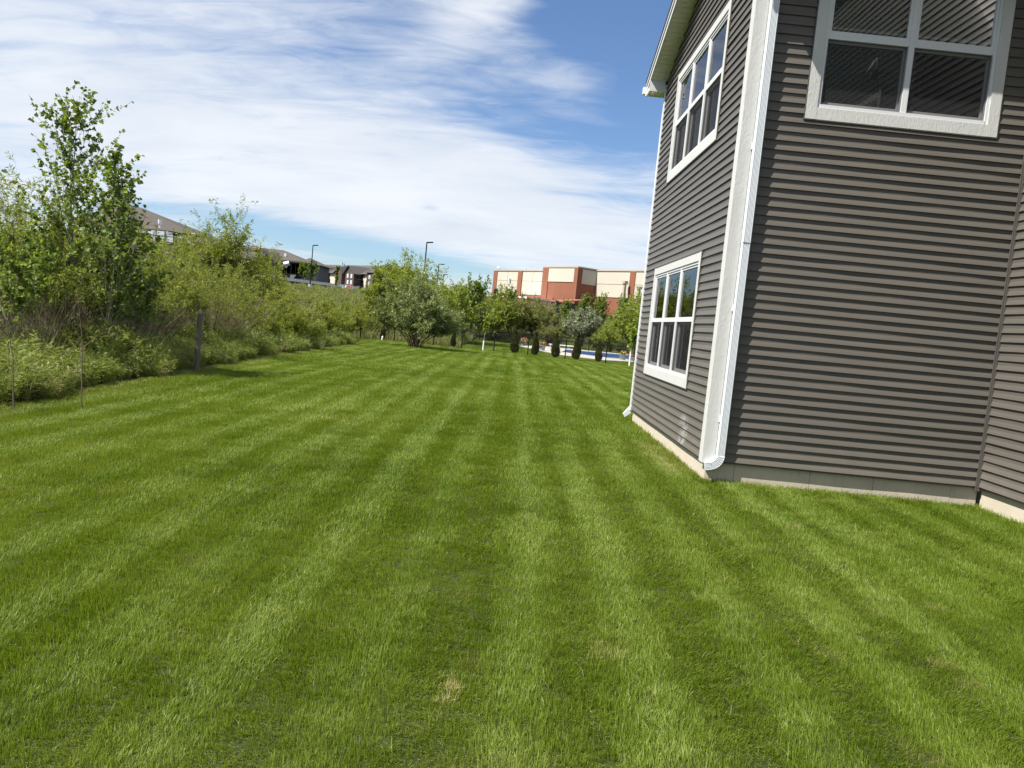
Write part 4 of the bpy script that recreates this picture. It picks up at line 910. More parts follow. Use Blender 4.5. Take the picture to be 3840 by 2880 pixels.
# ================================================================== POSTS AND FENCES
def wood_post(px, py_base, py_top, Y, w, lb, lean=0.):
    p = at(px, py_base, Y); z1 = at(px, py_top, Y)[2]; z0 = gzf(p[0], Y)
    b = MB(); n = 7; h = z1-z0
    for i in range(n):
        t = i/(n-1); k = w*(1-.06*t)
        b.v += [(lean*h*t+k*math.cos(a+.4)*(1+.06*math.sin(i*3+a*2)), k*math.sin(a+.4), -.3+(h+.3)*t+(.03*math.sin(a) if i == n-1 else 0)) for a in np.linspace(0, 2*math.pi, 11)[:-1]]
    for i in range(n-1):
        for j in range(10): b.f.append((i*10+j, i*10+(j+1) % 10, (i+1)*10+(j+1) % 10, (i+1)*10+j))
    b.f.append(tuple((n-1)*10+j for j in range(10)))
    o = b.build('wooden_post', WOOD); o.location = (p[0], Y, z0); tag(o, lb, 'post')
wood_post(735, 1385, 1170, 15.4, .052, 'weathered grey wooden post standing in the weeds by the lawn', .01)
wood_post(1331, 1270, 1185, 46.5, .11, 'thick weathered post at the end of the black fence')
wood_post(1311, 1262, 1205, 46.0, .07, 'short pale post left of the black fence end')

def fence(name, pts, h, lb, rails=True, inner=None):
    """chain link fence: pts = list of (x, y) posts"""
    base = onground(*pts[0]); f = wempty(name, base, lb, 'fence')
    P = [np.array(onground(x, y)) for x, y in pts]
    for i, p in enumerate(P):
        MB().tube([p+[0, 0, -.2], p+[0, 0, h+.05]], .032 if i not in (0, len(P)-1) else .042, 8).build('post', BLACK, f)
    for a, c in zip(P[:-1], P[1:]):
        up = np.array([0, 0, h]); MB().tube([a+up, c+up], .024, 6).build('top_rail', BLACK, f)
        MB().quad(a+[0, -.03, .03], c+[0, -.03, .03], c+[0, -.03, h-.02], a+[0, -.03, h-.02]).build('mesh_panel', LINK, f)
    return f
xs = [at(px, 1250, 47)[0] for px in (1318, 1414, 1459, 1620, 1732, 1857, 1986, 2125, 2272, 2400, 2520)]
fence('chain_link_fence', [(x, float(FENCE_Y(x))) for x in xs], 1.10, 'black chain link fence across the far end of the lawn')
bx = [(at(px, 1300, 74)[0], 76.0-.0065*(px-1790)) for px in (1792, 1935, 2070, 2205, 2337, 2470)]
fence('chain_link_fence', bx, 1.15, 'second black chain link fence behind the swimming pool')

# ================================================================== THE POOL YARD
def slab(name, pts, z0, z1, m, lb, kind):
    b = MB(); n = len(pts); b.add([(x, y, z0) for x, y in pts]+[(x, y, z1) for x, y in pts], [tuple(range(n))[::-1], tuple(range(n, 2*n))]+[(i, (i+1) % n, n+(i+1) % n, n+i) for i in range(n)])
    o = b.build(name, m); tag(o, lb, kind=kind); return o
DECK = mat('pool_deck', rough=.85, fn=vary((.36, .33, .29), (.46, .43, .38), 2, .2, .01))
slab('pool_deck', d_pts, PZ-.5, PZ, DECK, 'pale concrete deck around the swimming pool', 'structure')
w_pts = [pp(2106, 1321), pp(2268, 1341), pp(2440, 1353), pp(2440, 1342), pp(2125, 1313)]
slab('pool_coping', [(x+(-.4 if i in (0, 4) else .1), y+(-.35 if i < 3 else .4)) for i, (x, y) in enumerate(w_pts)], PZ-.3, PZ+.035, mat('coping_stone', rough=.7, fn=vary((.40, .36, .32), (.48, .45, .41), 3)), 'pale stone coping edging the pool', 'structure')
WATER = mat('pool_water', (.022, .055, .13), .85, .04)
slab('pool_water', w_pts, PZ-.3, PZ+.05, WATER, 'deep blue water of the swimming pool', 'structure')
# diving board
A_, B_ = at(2057, 1292, 62.5), at(2156, 1303, 61.0); zb_ = PZ+.50
e = wempty('diving_board', (A_[0]+.5, 62.3, PZ), 'white diving board on a low stand beside the pool', 'diving board')
MB().hexa([(A_[0], 62.2, zb_), (B_[0], 60.8, zb_+.04), (B_[0]+.08, 61.2, zb_+.04), (A_[0]+.08, 62.6, zb_), (A_[0], 62.2, zb_+.07), (B_[0], 60.8, zb_+.11), (B_[0]+.08, 61.2, zb_+.11), (A_[0]+.08, 62.6, zb_+.07)]).build('board', WHITE, e)
for t_ in (.06, .42):
    for o_ in (.05, .36):
        x_, y_ = A_[0]+(B_[0]-A_[0])*t_, 62.2-1.4*t_+o_; MB().tube([(x_, y_, PZ), (x_+.03, y_, zb_)], .03, 6).build('leg', ALU, e)
# flower tubs
TUB = mat('blue_grey_tub', rough=.6, fn=vary((.22, .26, .31), (.31, .35, .40), 5))
SOIL = mat('potting_soil', (.04, .03, .02), .95)
def tub(px, py, Y, r, h, flower, lb):
    q_ = pp(px, py); p = (q_[0], q_[1], PZ)
    e = empty('flower_tub', p, 0, lb, 'flower tub', 'flower tubs by the pool'); b = MB(); n = 16; prof = [(r*.78, 0), (r*.98, h*.9), (r*1.06, h*.9), (r*1.06, h), (r*.94, h), (r*.92, h*.88)]
    for q, z in prof: b.v += [(q*math.cos(2*math.pi*j/n), q*math.sin(2*math.pi*j/n), z) for j in range(n)]
    for i in range(len(prof)-1):
        for j in range(n): b.f.append((i*n+j, i*n+(j+1) % n, (i+1)*n+(j+1) % n, (i+1)*n+j))
    b.build('tub', TUB, e, True)
    MB().add([(r*.93*math.cos(2*math.pi*j/n), r*.93*math.sin(2*math.pi*j/n), h*.88) for j in range(n)], [tuple(range(n))]).build('soil', SOIL, e)
    rg = np.random.default_rng(int(px)); k = 160
    B = np.stack([rg.normal(0, r*.5, k), rg.normal(0, r*.5, k), h*.9+rg.uniform(0, .22, k)], -1)
    o = bpy.data.objects.new('foliage', leaf_mesh('tub_foliage', B, rg.normal(0, 1, (k, 3))+[0, 0, .6], rg.normal(0, 1, (k, 3))+[0, 0, .8], np.full(k, .10), np.full(k, .05), DARKG, rg.uniform(0, 1, k), 'blob')); _link0(o, e)
    k = 46; B = np.stack([rg.normal(0, r*.55, k), rg.normal(0, r*.55, k), h+rg.uniform(.05, .26, k)], -1)
    o = bpy.data.objects.new('flowers', leaf_mesh('tub_flowers', B, rg.normal(0, 1, (k, 3)), rg.normal(0, 1, (k, 3))+[0, -.6, .8], np.full(k, .075), np.full(k, .075), mat('flower_'+lb.split()[0], flower, .6), rg.uniform(0, 1, k), 'blob')); _link0(o, e)
tub(1963, 1295, 0, .27, .40, (.62, .16, .07), 'orange flowers in a grey tub at the left end of the pool')
tub(2033, 1314, 0, .25, .42, (.72, .20, .12), 'red flowers in a grey tub beside the second arborvitae')
tub(2333, 1349, 0, .27, .38, (.70, .34, .10), 'yellow and orange flowers in a grey tub near the house edge')
tub(2372, 1353, 0, .36, .26, (.45, .06, .08), 'low grey tub next to the house edge')
# arborvitae along the near fence
def thuja_mesh(seed, H, r):
    rg = np.random.default_rng(seed); n = 5200; t = rg.uniform(0, 1, n)**.85; prof = np.interp(t, [0, .06, .22, .45, .65, .8, .92, 1], [.40, .82, 1, .85, .50, .22, .10, .03])
    a = rg.uniform(0, 6.28, n); q = r*prof*(.72+.32*rg.uniform(0, 1, n)**.5)*(1+.14*np.sin(a*3+t*9)); B = np.stack([q*np.cos(a), q*np.sin(a), .07+t*H], -1)
    D = np.stack([np.cos(a)*.5, np.sin(a)*.5, 0*a+.9], -1)+rg.normal(0, .35, (n, 3)); N = np.stack([np.cos(a), np.sin(a), .2+0*a], -1)+rg.normal(0, .5, (n, 3))
    tint = np.clip(.35+.5*np.clip(np.cos(a-.6), 0, 1)*np.clip(1.2-t*1.5, 0, 1)+rg.normal(0, .15, n), 0, 1)
    return tube_mesh('thuja_trunk', [(np.array([[[0, 0, -.1], [0, 0, H*.5], [0, 0, H*.9]]], float), np.array([[.02, .015, .004]]))], BARK), leaf_mesh('thuja_crown', B, D, N, np.full(n, .075), np.full(n, .032), THUJA, tint, 'blob')
TH = [thuja_mesh(71, 1.42, .235), thuja_mesh(72, 1.34, .20)]
for i, (px, k, sc, lb) in enumerate([(1932, 0, .98, 'first arborvitae in the row, beside the orange flower tub'), (2010, 1, 1.0, 'second arborvitae in the row, beside the red flower tub'), (2087, 0, 1.0, 'third arborvitae in the row, before the diving board'), (2166, 0, .98, 'fourth arborvitae in the row, before the end of the diving board'), (2250, 1, .92, 'fifth arborvitae in the row, nearest the house'), (1433, 1, .75, 'small dark arborvitae behind the fence left of the round bush'), (1700, 1, .75, 'small dark arborvitae behind the fence right of the round bush')]):
    x = at(px, 1280, 47)[0]; y = float(FENCE_Y(x))+.55; x = at(px, 1280, y)[0]
    plant('arborvitae', TH[k], onground(x, y), lb, 'shrub', 'arborvitae row behind the fence', sc, i*1.1-.5)
# young trees in white trunk guards
YT = tree_meshes('young_tree', 75, 2.0, .32, .018, 16, 4, 5, YOUNG, .10, .75, PBARK, 'blob', clear=.50, ang=.5, up=.6, len_f=.16)
YT2 = tree_meshes('young_tree_b', 76, 2.3, .6, .022, 20, 5, 7, YOUNG, .12, .75, PBARK, 'blob', clear=.42, ang=.7, up=.35, len_f=.24)
GUARD = mat('white_trunk_guard', (.75, .76, .76), .5)
for px, py, me, lb, gh, dy in [(1812, 1304, YT, 'thin yellow-green sapling in a white trunk guard by the fence', .62, -.3), (2360, 1368, YT2, 'bright green sapling with white trunk guard near the house corner', .95, -.6)]:
    x = at(px, py, 46)[0]; y = float(FENCE_Y(x))+dy; x = at(px, py, y)[0]; e = plant('young_tree', me, onground(x, y), lb, 'tree')
    b = MB(); b.tube([(0, 0, -.02), (0, 0, gh)], .045, 10); o = b.build('trunk_guard', GUARD); o.parent = e
for px, y, lb in [(1434, 49.3, 'white garden stake behind the fence left of the round bush'), (1700, 48.7, 'white garden stake behind the fence right of the round bush')]:
    x = at(px, 1265, y)[0]; b = MB(); b.tube([(0, 0, -.1), (0, 0, .22)], .05, 8); b.tube([(0, 0, .22), (.02, 0, .30)], [.06, .02], 8); o = b.build('garden_marker', GUARD); o.location = onground(x, y); tag(o, lb, 'marker')
# bent black shepherd's-crook pole by the house corner
x = at(2380, 1340, 56.)[0]; b = MB(); b.tube([(0, 0, -.1), (-.03, 0, .5), (-.06, 0, 1.0), (-.02, 0, 1.35), (.12, 0, 1.5), (.26, 0, 1.42)], .022, 6); o = b.build('garden_crook', BLACK); o.location = onground(x, 56.); o.scale = (1.2, 1.2, 1.2); tag(o, 'curved black garden hook pole beside the house edge', 'garden hook')

# ================================================================== FAR BUILDINGS
BRICK = mat('red_brick', rough=.9, spec=.15)
def brick_fn(t, b, c1, c2, mortar):
    p = pos(t); sp = t.new('ShaderNodeSeparateXYZ'); t.l.new(p, sp.inputs[0]); cm = t.new('ShaderNodeCombineXYZ')
    t.set(cm.inputs[0], t.m('ADD', sp.outputs[0], t.m('MULTIPLY', sp.outputs[1], .8))); t.set(cm.inputs[1], sp.outputs[2])
    br = t.new('ShaderNodeTexBrick'); t.l.new(cm.outputs[0], br.inputs[0]); br.inputs['Color1'].default_value = (*c1, 1); br.inputs['Color2'].default_value = (*c2, 1); br.inputs['Mortar'].default_value = (*mortar, 1)
    br.inputs['Scale'].default_value = 1.; br.inputs['Brick Width'].default_value = .42; br.inputs['Row Height'].default_value = .2; br.inputs['Mortar Size'].default_value = .014
    n = t.noise(p, .5, 4, .6); t.l.new(t.mix(t.m('MULTIPLY', n, .35), br.outputs[0], (c1[0]*.7, c1[1]*.7, c1[2]*.7, 1)), b.inputs['Base Color'])
brick_fn(NT(BRICK.node_tree), BRICK.node_tree.nodes['Principled BSDF'], (.245, .098, .060), (.215, .086, .053), (.23, .115, .08))
CREAM = mat('cream_panel', rough=.9, spec=.15, fn=vary((.42, .39, .325), (.48, .45, .38), .5))
COPING = mat('metal_coping', (.36, .32, .26), .5)
DBRICK = mat('dark_brick', rough=.9, spec=.15); brick_fn(NT(DBRICK.node_tree), DBRICK.node_tree.nodes['Principled BSDF'], (.105, .074, .064), (.088, .062, .055), (.12, .10, .09))
GREYP = mat('light_grey_metal', (.45, .47, .5), .45)
SILVERM = mat('galvanised_duct', (.62, .65, .68), .4, .5, .3)
def school():
    z = lambda x, y: (1750+x/3.16, 950+y/3.16)
    C0 = at(*z(1325, 160), 155.); th = math.radians(54)
    e1 = np.array([-math.cos(th), math.sin(th), 0]); e2 = np.array([math.sin(th), math.cos(th), 0])  # left along the front / back along the side
    gzb = gzf(C0[0], C0[1]) - 1.5
    ob = wempty('school_building', (C0[0], C0[1], gzb), 'large red brick and cream panel building with flat roof', 'building')
    O = np.array([C0[0], C0[1], 0.])
    F = lambda s, d, h: tuple(O+e1*s+e2*d+np.array([0, 0, h]))
    def sz(x, y, d):                                      # photo point on the face at depth d -> (s, z)
        p = hit(*z(x, y), O+e2*d, e2); return float(np.dot(p-O, e1)), float(p[2])
    def tz(x, y):                                         # photo point on the block's right side -> (depth, z)
        p = hit(*z(x, y), O, e1); return float(np.dot(p-O, e2)), float(p[2])
    top = C0[2]; sL, _ = sz(908, 160, 0); dR, _ = tz(1545, 200)
    B = lambda s0, s1, d0, d1, h0, h1, nm, m: MB().fbox(F, s0, s1, d0, d1, h0, h1).build(nm, m, ob)
    B(0, sL, .15, dR+12, gzb, top-.15, 'block_wall', BRICK)
    sp0, zp0 = sz(1262, 340, 0); sp1, _ = sz(960, 340, 0); 
    B(sp0, sp1, .02, .149, zp0, top-.3, 'wall_panel', CREAM); B(-.02, sL+.02, -.05, 12, top-.149, top+.12, 'coping', COPING)
    B(sp1+.02, sL, 0., .148, gzb, top-.15, 'brick_pier', BRICK); B(.0, sp0-.02, .0, .148, gzb, top-.15, 'brick_pier', BRICK)
    d0, zs = tz(1360, 345); d1, _ = tz(1525, 375)
    MB().fbox(F, -.10, -.001, d0, d1, zp0-.2, top-.35).build('wall_panel', CREAM, ob)
    # left wing, set back
    dW = 4.; s0, zl = sz(905, 205, dW); s1, _ = sz(318, 197, dW); ztop = zl
    _, zb = sz(760, 490, dW)
    B(s0-6, s1, dW+.15, dW+30, gzb, ztop-.1, 'wing_wall', BRICK); B(s0-6, s1+.1, dW-.15, dW+30, ztop-.099, ztop+.15, 'coping', COPING)
    for x0, x1 in ((362, 607), (660, 905)):
        a, _ = sz(x0, 300, dW); c, _ = sz(x1, 300, dW); m_ = (a+c)/2; hz = (zb+ztop)/2+.3
        for q in ((a, m_+.03, zb, hz), (a, m_+.03, hz+.06, ztop-.12), (m_-.03, c, zb, hz), (m_-.03, c, hz+.06, ztop-.12)): B(min(q[0], q[1])+(.03 if q[0] != a else 0), max(q[0], q[1])-(.03 if q[0] != a else 0), dW+.03, dW+.149, q[2], q[3], 'wall_panel', CREAM)
    for x0, x1 in ((318, 362), (607, 655)):
        a, _ = sz(x0, 300, dW); c, _ = sz(x1, 300, dW); B(c, a, dW-.1, dW+.148, gzb, ztop-.101, 'brick_pier', BRICK)
    a, h = sz(525, 300, dW); c, h2 = sz(508, 330, dW); MB().fbox(F, a, c, dW-.45, dW+.02, h2, h).build('wall_lamp', GREYP, ob)
    # right wing
    dX = dR; s2, zr = sz(1550, 205, dX); s3, _ = sz(2500, 215, dX); _, zrb = sz(1800, 525, dX)
    B(s3, .0, dX+.15, dX+30, gzb, zr-.1, 'wing_wall', BRICK); B(s3, .3, dX-.12, dX+30, zr-.099, zr+.15, 'coping', COPING)
    a1, _ = sz(1925, 400, dX); a2, _ = sz(1990, 400, dX); hz = (zr+zrb)/2-.1
    for q in ((a1+.02, -.14), (s3, a2-.02)):
        B(q[0], q[1], dX+.03, dX+.149, zrb, hz, 'wall_panel', CREAM); B(q[0], q[1], dX+.03, dX+.149, hz+.08, zr-.12, 'wall_panel', CREAM)
    B(a2, a1, dX-.1, dX+.148, gzb, zr-.101, 'brick_pier', BRICK)
    for x, y0, y1 in ((1885, 330, 560), (2052, 395, 560)):
        s, h = sz(x, y0, dX-1); MB().fbox(F, s-.22, s+.22, dX-1.4, dX-.9, zrb-3, h-.5).fbox(F, s-.40, s+.40, dX-1.6, dX-.7, h-.5, h).build('exhaust_stack', COPING, ob)
    # low loading dock with pale canopy
    dD = -6.; a, h = sz(1040, 560, dD); c, h3 = sz(560, 520, dD)
    p0 = hit(*z(715, 535), O+e2*dD, e2); sA = float(np.dot(p0-O, e1)); hA = float(p0[2])
    B(sA, sA+14, dD, dW+.1, gzb-1, hA, 'dock_wall', BRICK); B(sA-.06, sA+14, dD-.15, dW+.1, hA+.001, hA+.35, 'dock_coping', mat('white_coping', (.72, .70, .66), .5))
    B(sA-11.5, sA-.2, dD+.2, .0-.05, gzb-1, hA-.35, 'dock_wall', DBRICK)
    MB().add([F(sA-12, dD-.2, hA-.3), F(sA-7.5, dD-.2, hA-.3), F(sA-7.5, -.1, hA+.5), F(sA-12, -.1, hA+.5), F(sA-12, dD-.2, hA-.1), F(sA-7.5, dD-.2, hA-.1), F(sA-7.5, -.1, hA+.7), F(sA-12, -.1, hA+.7)], [(3, 2, 1, 0), (4, 5, 6, 7), (0, 1, 5, 4), (1, 2, 6, 5), (2, 3, 7, 6), (3, 0, 4, 7)]).build('dock_roof', mat('red_metal_roof', (.30, .11, .08), .5), ob)
    for x, y0, y1 in ((660, 185, 200),):
        s, h = sz(x, y0, dW); MB().tube([F(s, dW+1, h-1.5), F(s, dW+1, h+.4), F(s-1.2, dW+1, h+.4)], .07, 6).build('roof_lamp', GREYP, ob)
    s, h = sz(345, 170, dW); MB().tube([F(s, dW+1, h-1), F(s, dW+1, h)], .05, 6).tube([F(s+.5, dW+1, h+.1), F(s-.2, dW+1, h)], [.35, .2], 8).build('roof_antenna', WHITE, ob)
school()
SHB = mat('brown_shingle', rough=.9, spec=.15, fn=vary((.070, .062, .055), (.105, .094, .083), .8, stretch=(1, 1, 4)))
SHB2 = mat('grey_shingle', rough=.9, spec=.15, fn=vary((.062, .060, .060), (.088, .085, .083), .8))
NAVY = mat('shaded_navy_cladding', rough=.7, fn=vary((.014, .017, .024), (.022, .026, .035), .6, stretch=(1, 1, 6)))  # navy cladding, darkened further so the colour carries the facade's shade
DTAUPE = mat('dark_taupe_cladding', rough=.8, fn=vary((.048, .045, .044), (.065, .061, .058), .6))
CREAM2 = mat('cream_stucco', rough=.9, fn=vary((.50, .44, .34), (.58, .52, .42), .4))
DGLASS = mat('dark_window_glass', (.05, .06, .075), .12, .6)
WGLASS = mat('curtained_window_glass', (.50, .53, .56), .2, .5)
def dark_building():
    Y = 172.; zz = lambda x, y: (900+x/3.687, 880+y/3.687)
    pt = lambda x, y, d=0.: at(*zz(x, y), Y+d)
    g = gzf(-50, Y)-1.5; ob = wempty('dark_building', (pt(700, 400)[0], Y, g), 'long dark walled building with brown hip roof and corner turret', 'building')
    xl, xr = at(560, 1000, Y)[0], pt(885, 400)[0]; ze = pt(600, 350)[2]; zr = pt(600, 213, 9)[2]; xg = pt(600, 213, 9)[0]
    MB().box(xl-25, xr, Y, Y+18, g, ze).build('wall', NAVY, ob)
    o_ = 1.0
    MB().add([(xl-26, Y-o_, ze-.1), (xr+o_, Y-o_, ze-.1), (xr+o_, Y+18+o_, ze-.1), (xl-26, Y+18+o_, ze-.1), (xl-26, Y+9, zr), (xg, Y+9, zr)], [(0, 1, 5, 4), (1, 2, 5), (2, 3, 4, 5), (3, 0, 4), (3, 2, 1, 0)]).build('roof', SHB, ob)
    MB().box(xl-26, xr+o_, Y-o_-.12, Y-o_-.001, ze-.35, ze-.02).build('eave_fascia', DTAUPE, ob)
    # projecting gable wing
    a, c = pt(262, 300, -6)[0], pt(462, 300, -6)[0]; ap = pt(322, 200, -6); zb = pt(462, 332, -6)[2]; zl = pt(262, 235, -6)[2]
    MB().add([(a, Y-6, g), (c, Y-6, g), (c, Y-6, zb), (ap[0], Y-6, ap[2]), (a, Y-6, zl), (a, Y, g), (c, Y, g), (c, Y, zb), (ap[0], Y, ap[2]), (a, Y, zl)], [(0, 1, 2, 3, 4), (1, 6, 7, 2), (5, 0, 4, 9), (2, 7, 8, 3), (3, 8, 9, 4)]).build('gable_wall', DTAUPE, ob)
    MB().add([(ap[0], Y-6.8, ap[2]+.15), (c+.8, Y-6.8, zb-.45), (c+.8, Y+6, zb-.45), (ap[0], Y+9, ap[2]+.15), (pt(185, 228, -6)[0], Y-6.8, zl-.05), (pt(185, 228, -6)[0], Y+4, zl-.05)], [(0, 1, 2, 3), (0, 3, 5, 4)]).add([(ap[0], Y-6.8, ap[2]-.25), (c+.8, Y-6.8, zb-.85), (c+.8, Y-6.8, zb-.45), (ap[0], Y-6.8, ap[2]+.15)], [(0, 1, 2, 3)]).build('gable_roof', SHB, ob)
    MB().box(ap[0]-.6, ap[0]+.6, Y-6.08, Y-6.001, ap[2]-1.4, ap[2]-.7).build('gable_vent', GREYP, ob)
    zlow = pt(150, 335, -9)[2]; zt_ = pt(150, 229, -3)[2]
    MB().hexa([(xl-24, Y-9, zlow-.2), (a-.05, Y-9, zlow-.2), (a-.05, Y-.02, zlow-.2), (xl-24, Y-.02, zlow-.2), (xl-24, Y-9, zlow), (a-.05, Y-9, zlow), (a-.05, Y-3, zt_), (xl-24, Y-3, zt_)]).build('lower_roof', SHB, ob)
    MB().box(xl-24, a-.06, Y-8.5, Y-.02, g, zlow-.21).build('lower_wall', NAVY, ob)
    # turret
    t0, t1 = pt(885, 400, -3)[0], pt(1072, 400, -3)[0]; zt = pt(980, 392, -3)[2]; apx = pt(952, 315, 1); 
    MB().box(t0, t1, Y-3, Y+8, g, zt).build('turret_wall', NAVY, ob)
    MB().add([(t0-.8, Y-3.8, zt), (t1+1.2, Y-3.8, zt-.35), (t1+1.2, Y+9, zt-.35), (t0-.8, Y+9, zt), (apx[0], Y+2, apx[2])], [(0, 1, 4), (1, 2, 4), (2, 3, 4), (3, 0, 4), (3, 2, 1, 0)]).build('turret_roof', SHB, ob)
    gx = pt(1000, 350, -4); MB().add([(pt(955, 385, -4)[0], Y-4.2, zt+.1), (pt(1055, 395, -4)[0], Y-4.2, zt-.1), (gx[0], Y-4.2, gx[2]), (gx[0], Y, gx[2])], [(0, 1, 2), (1, 3, 2), (0, 2, 3)]).build('turret_gable', DTAUPE, ob)
    # porch roof band and wall duct
    p0, p1 = pt(470, 520, -4), pt(655, 545, -4); MB().hexa([(p0[0], Y-4, p0[2]-1.6), (p1[0]+1, Y-4, p0[2]-1.6), (p1[0]+1, Y-.01, p0[2]-1.6), (p0[0], Y-.01, p0[2]-1.6), (p0[0], Y-4, p0[2]-1.3), (p1[0]+1, Y-4, p0[2]-1.3), (p1[0]+1, Y-.01, p0[2]+.3), (p0[0], Y-.01, p0[2]+.3)]).build('porch_roof', DTAUPE, ob)
    q = pt(592, 418, -1); MB().tube([q+[-1.9, 0, -.6], q+[1.4, 0, .5]], .55, 10).build('wall_duct', SILVERM, ob)
    q = pt(628, 278, 3); MB().box(q[0]-.25, q[0]+.25, Y+2.8, Y+3.2, q[2]-1.5, q[2]+.3).build('roof_vent', WHITE, ob)
    q = pt(128, 135, -2); MB().tube([(q[0], Y+3, q[2]-5), (q[0], Y+3, q[2])], .16, 6).box(q[0]-1.2, q[0]+.3, Y+2.85, Y+3.15, q[2]-.1, q[2]+.12).build('roof_light', mat('rusty_brown_pole', (.16, .06, .035), .6), ob)
    for x in (520, 580, 645, 710, 770, 830):
        p = pt(x, 470); MB().box(p[0]-.9, p[0]+.9, Y-.06, Y-.001, p[2]-1.4, p[2]+1.2).build('window', DGLASS, ob)
dark_building()
def kitchen_wing():
    Y = 118.; zz = lambda x, y: (500+x/4.424, 780+y/4.424); pt = lambda x, y, d=0.: at(*zz(x, y), Y+d)
    g = gzf(-55, Y)-1.5; ob = wempty('machinery_wing', (pt(300, 400)[0], Y, g), 'brown roofed wing with rooftop machinery and a black railing', 'building')
    A = pt(150, 0, 10); M_ = pt(340, 80, 9); E1 = pt(1010, 432, 2); L0 = np.array([A[0]-3, Y+10, A[2]+.3]); 
    zb = pt(900, 620)[2]
    MB().add([tuple(L0), tuple(A), tuple(M_), tuple(E1), (E1[0], Y+2, E1[2]-.3), (L0[0], Y-8, zb+1)], [(0, 5, 4, 3, 2, 1)]).add([tuple(A), tuple(M_), tuple(E1), (E1[0], Y+22, E1[2]), (A[0], Y+22, E1[2])], [(0, 1, 2, 3, 4)]).build('roof', SHB, ob)
    MB().box(L0[0], E1[0]-1, Y+2.6, Y+20, g, E1[2]-.5).build('wall', NAVY, ob)
    a, c = pt(700, 500, -3), pt(1052, 500, -3); ap = pt(865, 425, -3)
    MB().add([(a[0], Y-3, pt(700, 500, -3)[2]), (c[0]+4, Y-3, zb), (c[0]+4, Y+2, ap[2]-.2), (ap[0], Y+2, ap[2]), (a[0], Y-3, zb)], [(4, 1, 2, 3, 0)]).build('lower_roof', SHB, ob)
    MB().box(a[0], c[0]+4, Y-2.5, Y+2, g, zb-.02).build('lower_wall', NAVY, ob)
    # machinery on a platform
    q0, q1 = pt(330, 545, -4), pt(745, 545, -4); zp = q0[2]
    MB().box(q0[0]-3, q1[0]-.2, Y-5, Y-1, zp-.25, zp).box(q0[0]-3, q1[0]-.2, Y-4.9, Y-1.1, g, zp-.26).build('platform', DTAUPE, ob)
    u = lambda x0, x1, y0, y1, nm, m, d: MB().box(pt(x0, 0, d)[0], pt(x1, 0, d)[0], Y+d, Y+d+1.6, pt(0, y1, d)[2], pt(0, y0, d)[2]).build(nm, m, ob)
    u(320, 540, 335, 540, 'air_handler', SILVERM, -3.6); u(548, 690, 390, 520, 'air_handler', SILVERM, -3.4); u(430, 600, 325, 375, 'air_handler', SILVERM, -2.); u(700, 850, 405, 480, 'air_handler', GREYP, -2.2)
    p = pt(445, 195, -3); MB().tube([(p[0], Y-3, pt(445, 335, -3)[2]), (p[0], Y-3, p[2])], .14, 8).tube([(p[0], Y-3, p[2]-.6), (p[0], Y-3, p[2])], .30, 8).build('vent_stack', SILVERM, ob)
    rl = MB(); zr = pt(560, 375, -5)[2]; zr2 = pt(720, 400, -5)[2]
    for z_ in (zr2, (zr2+zp)/2): rl.tube([(q0[0]-3, Y-5.05, z_), (q1[0]-.2, Y-5.05, z_), (q1[0]-.2, Y-1, z_)], .07, 5)
    for x in np.linspace(q0[0]-3, q1[0]-.2, 6): rl.tube([(x, Y-5.05, zp-.2), (x, Y-5.05, zr2)], .07, 5)
    rl.build('railing', BLACK, ob)
    for x, y0, y1, r in ((905, 470, 580, .16), (955, 430, 480, .20)):
        p = pt(x, y0, -3); b0 = pt(x, y1+30, -3); w = pt(x+58, y0, -3)[0]-p[0]
        MB().tube([(p[0], Y-3, b0[2]), (p[0], Y-3, p[2]-.3), (p[0]+w*.25, Y-3, p[2]), (p[0]+w*.75, Y-3, p[2]), (p[0]+w, Y-3, p[2]-.35), (p[0]+w, Y-3, p[2]-.6)], r, 8).build('gooseneck_vent', WHITE, ob, True)
    p = pt(780, 470, -3.2); q = pt(1010, 625, -3.2); MB().tube([p, q], .10, 6).build('roof_pipe', WHITE, ob)
kitchen_wing()
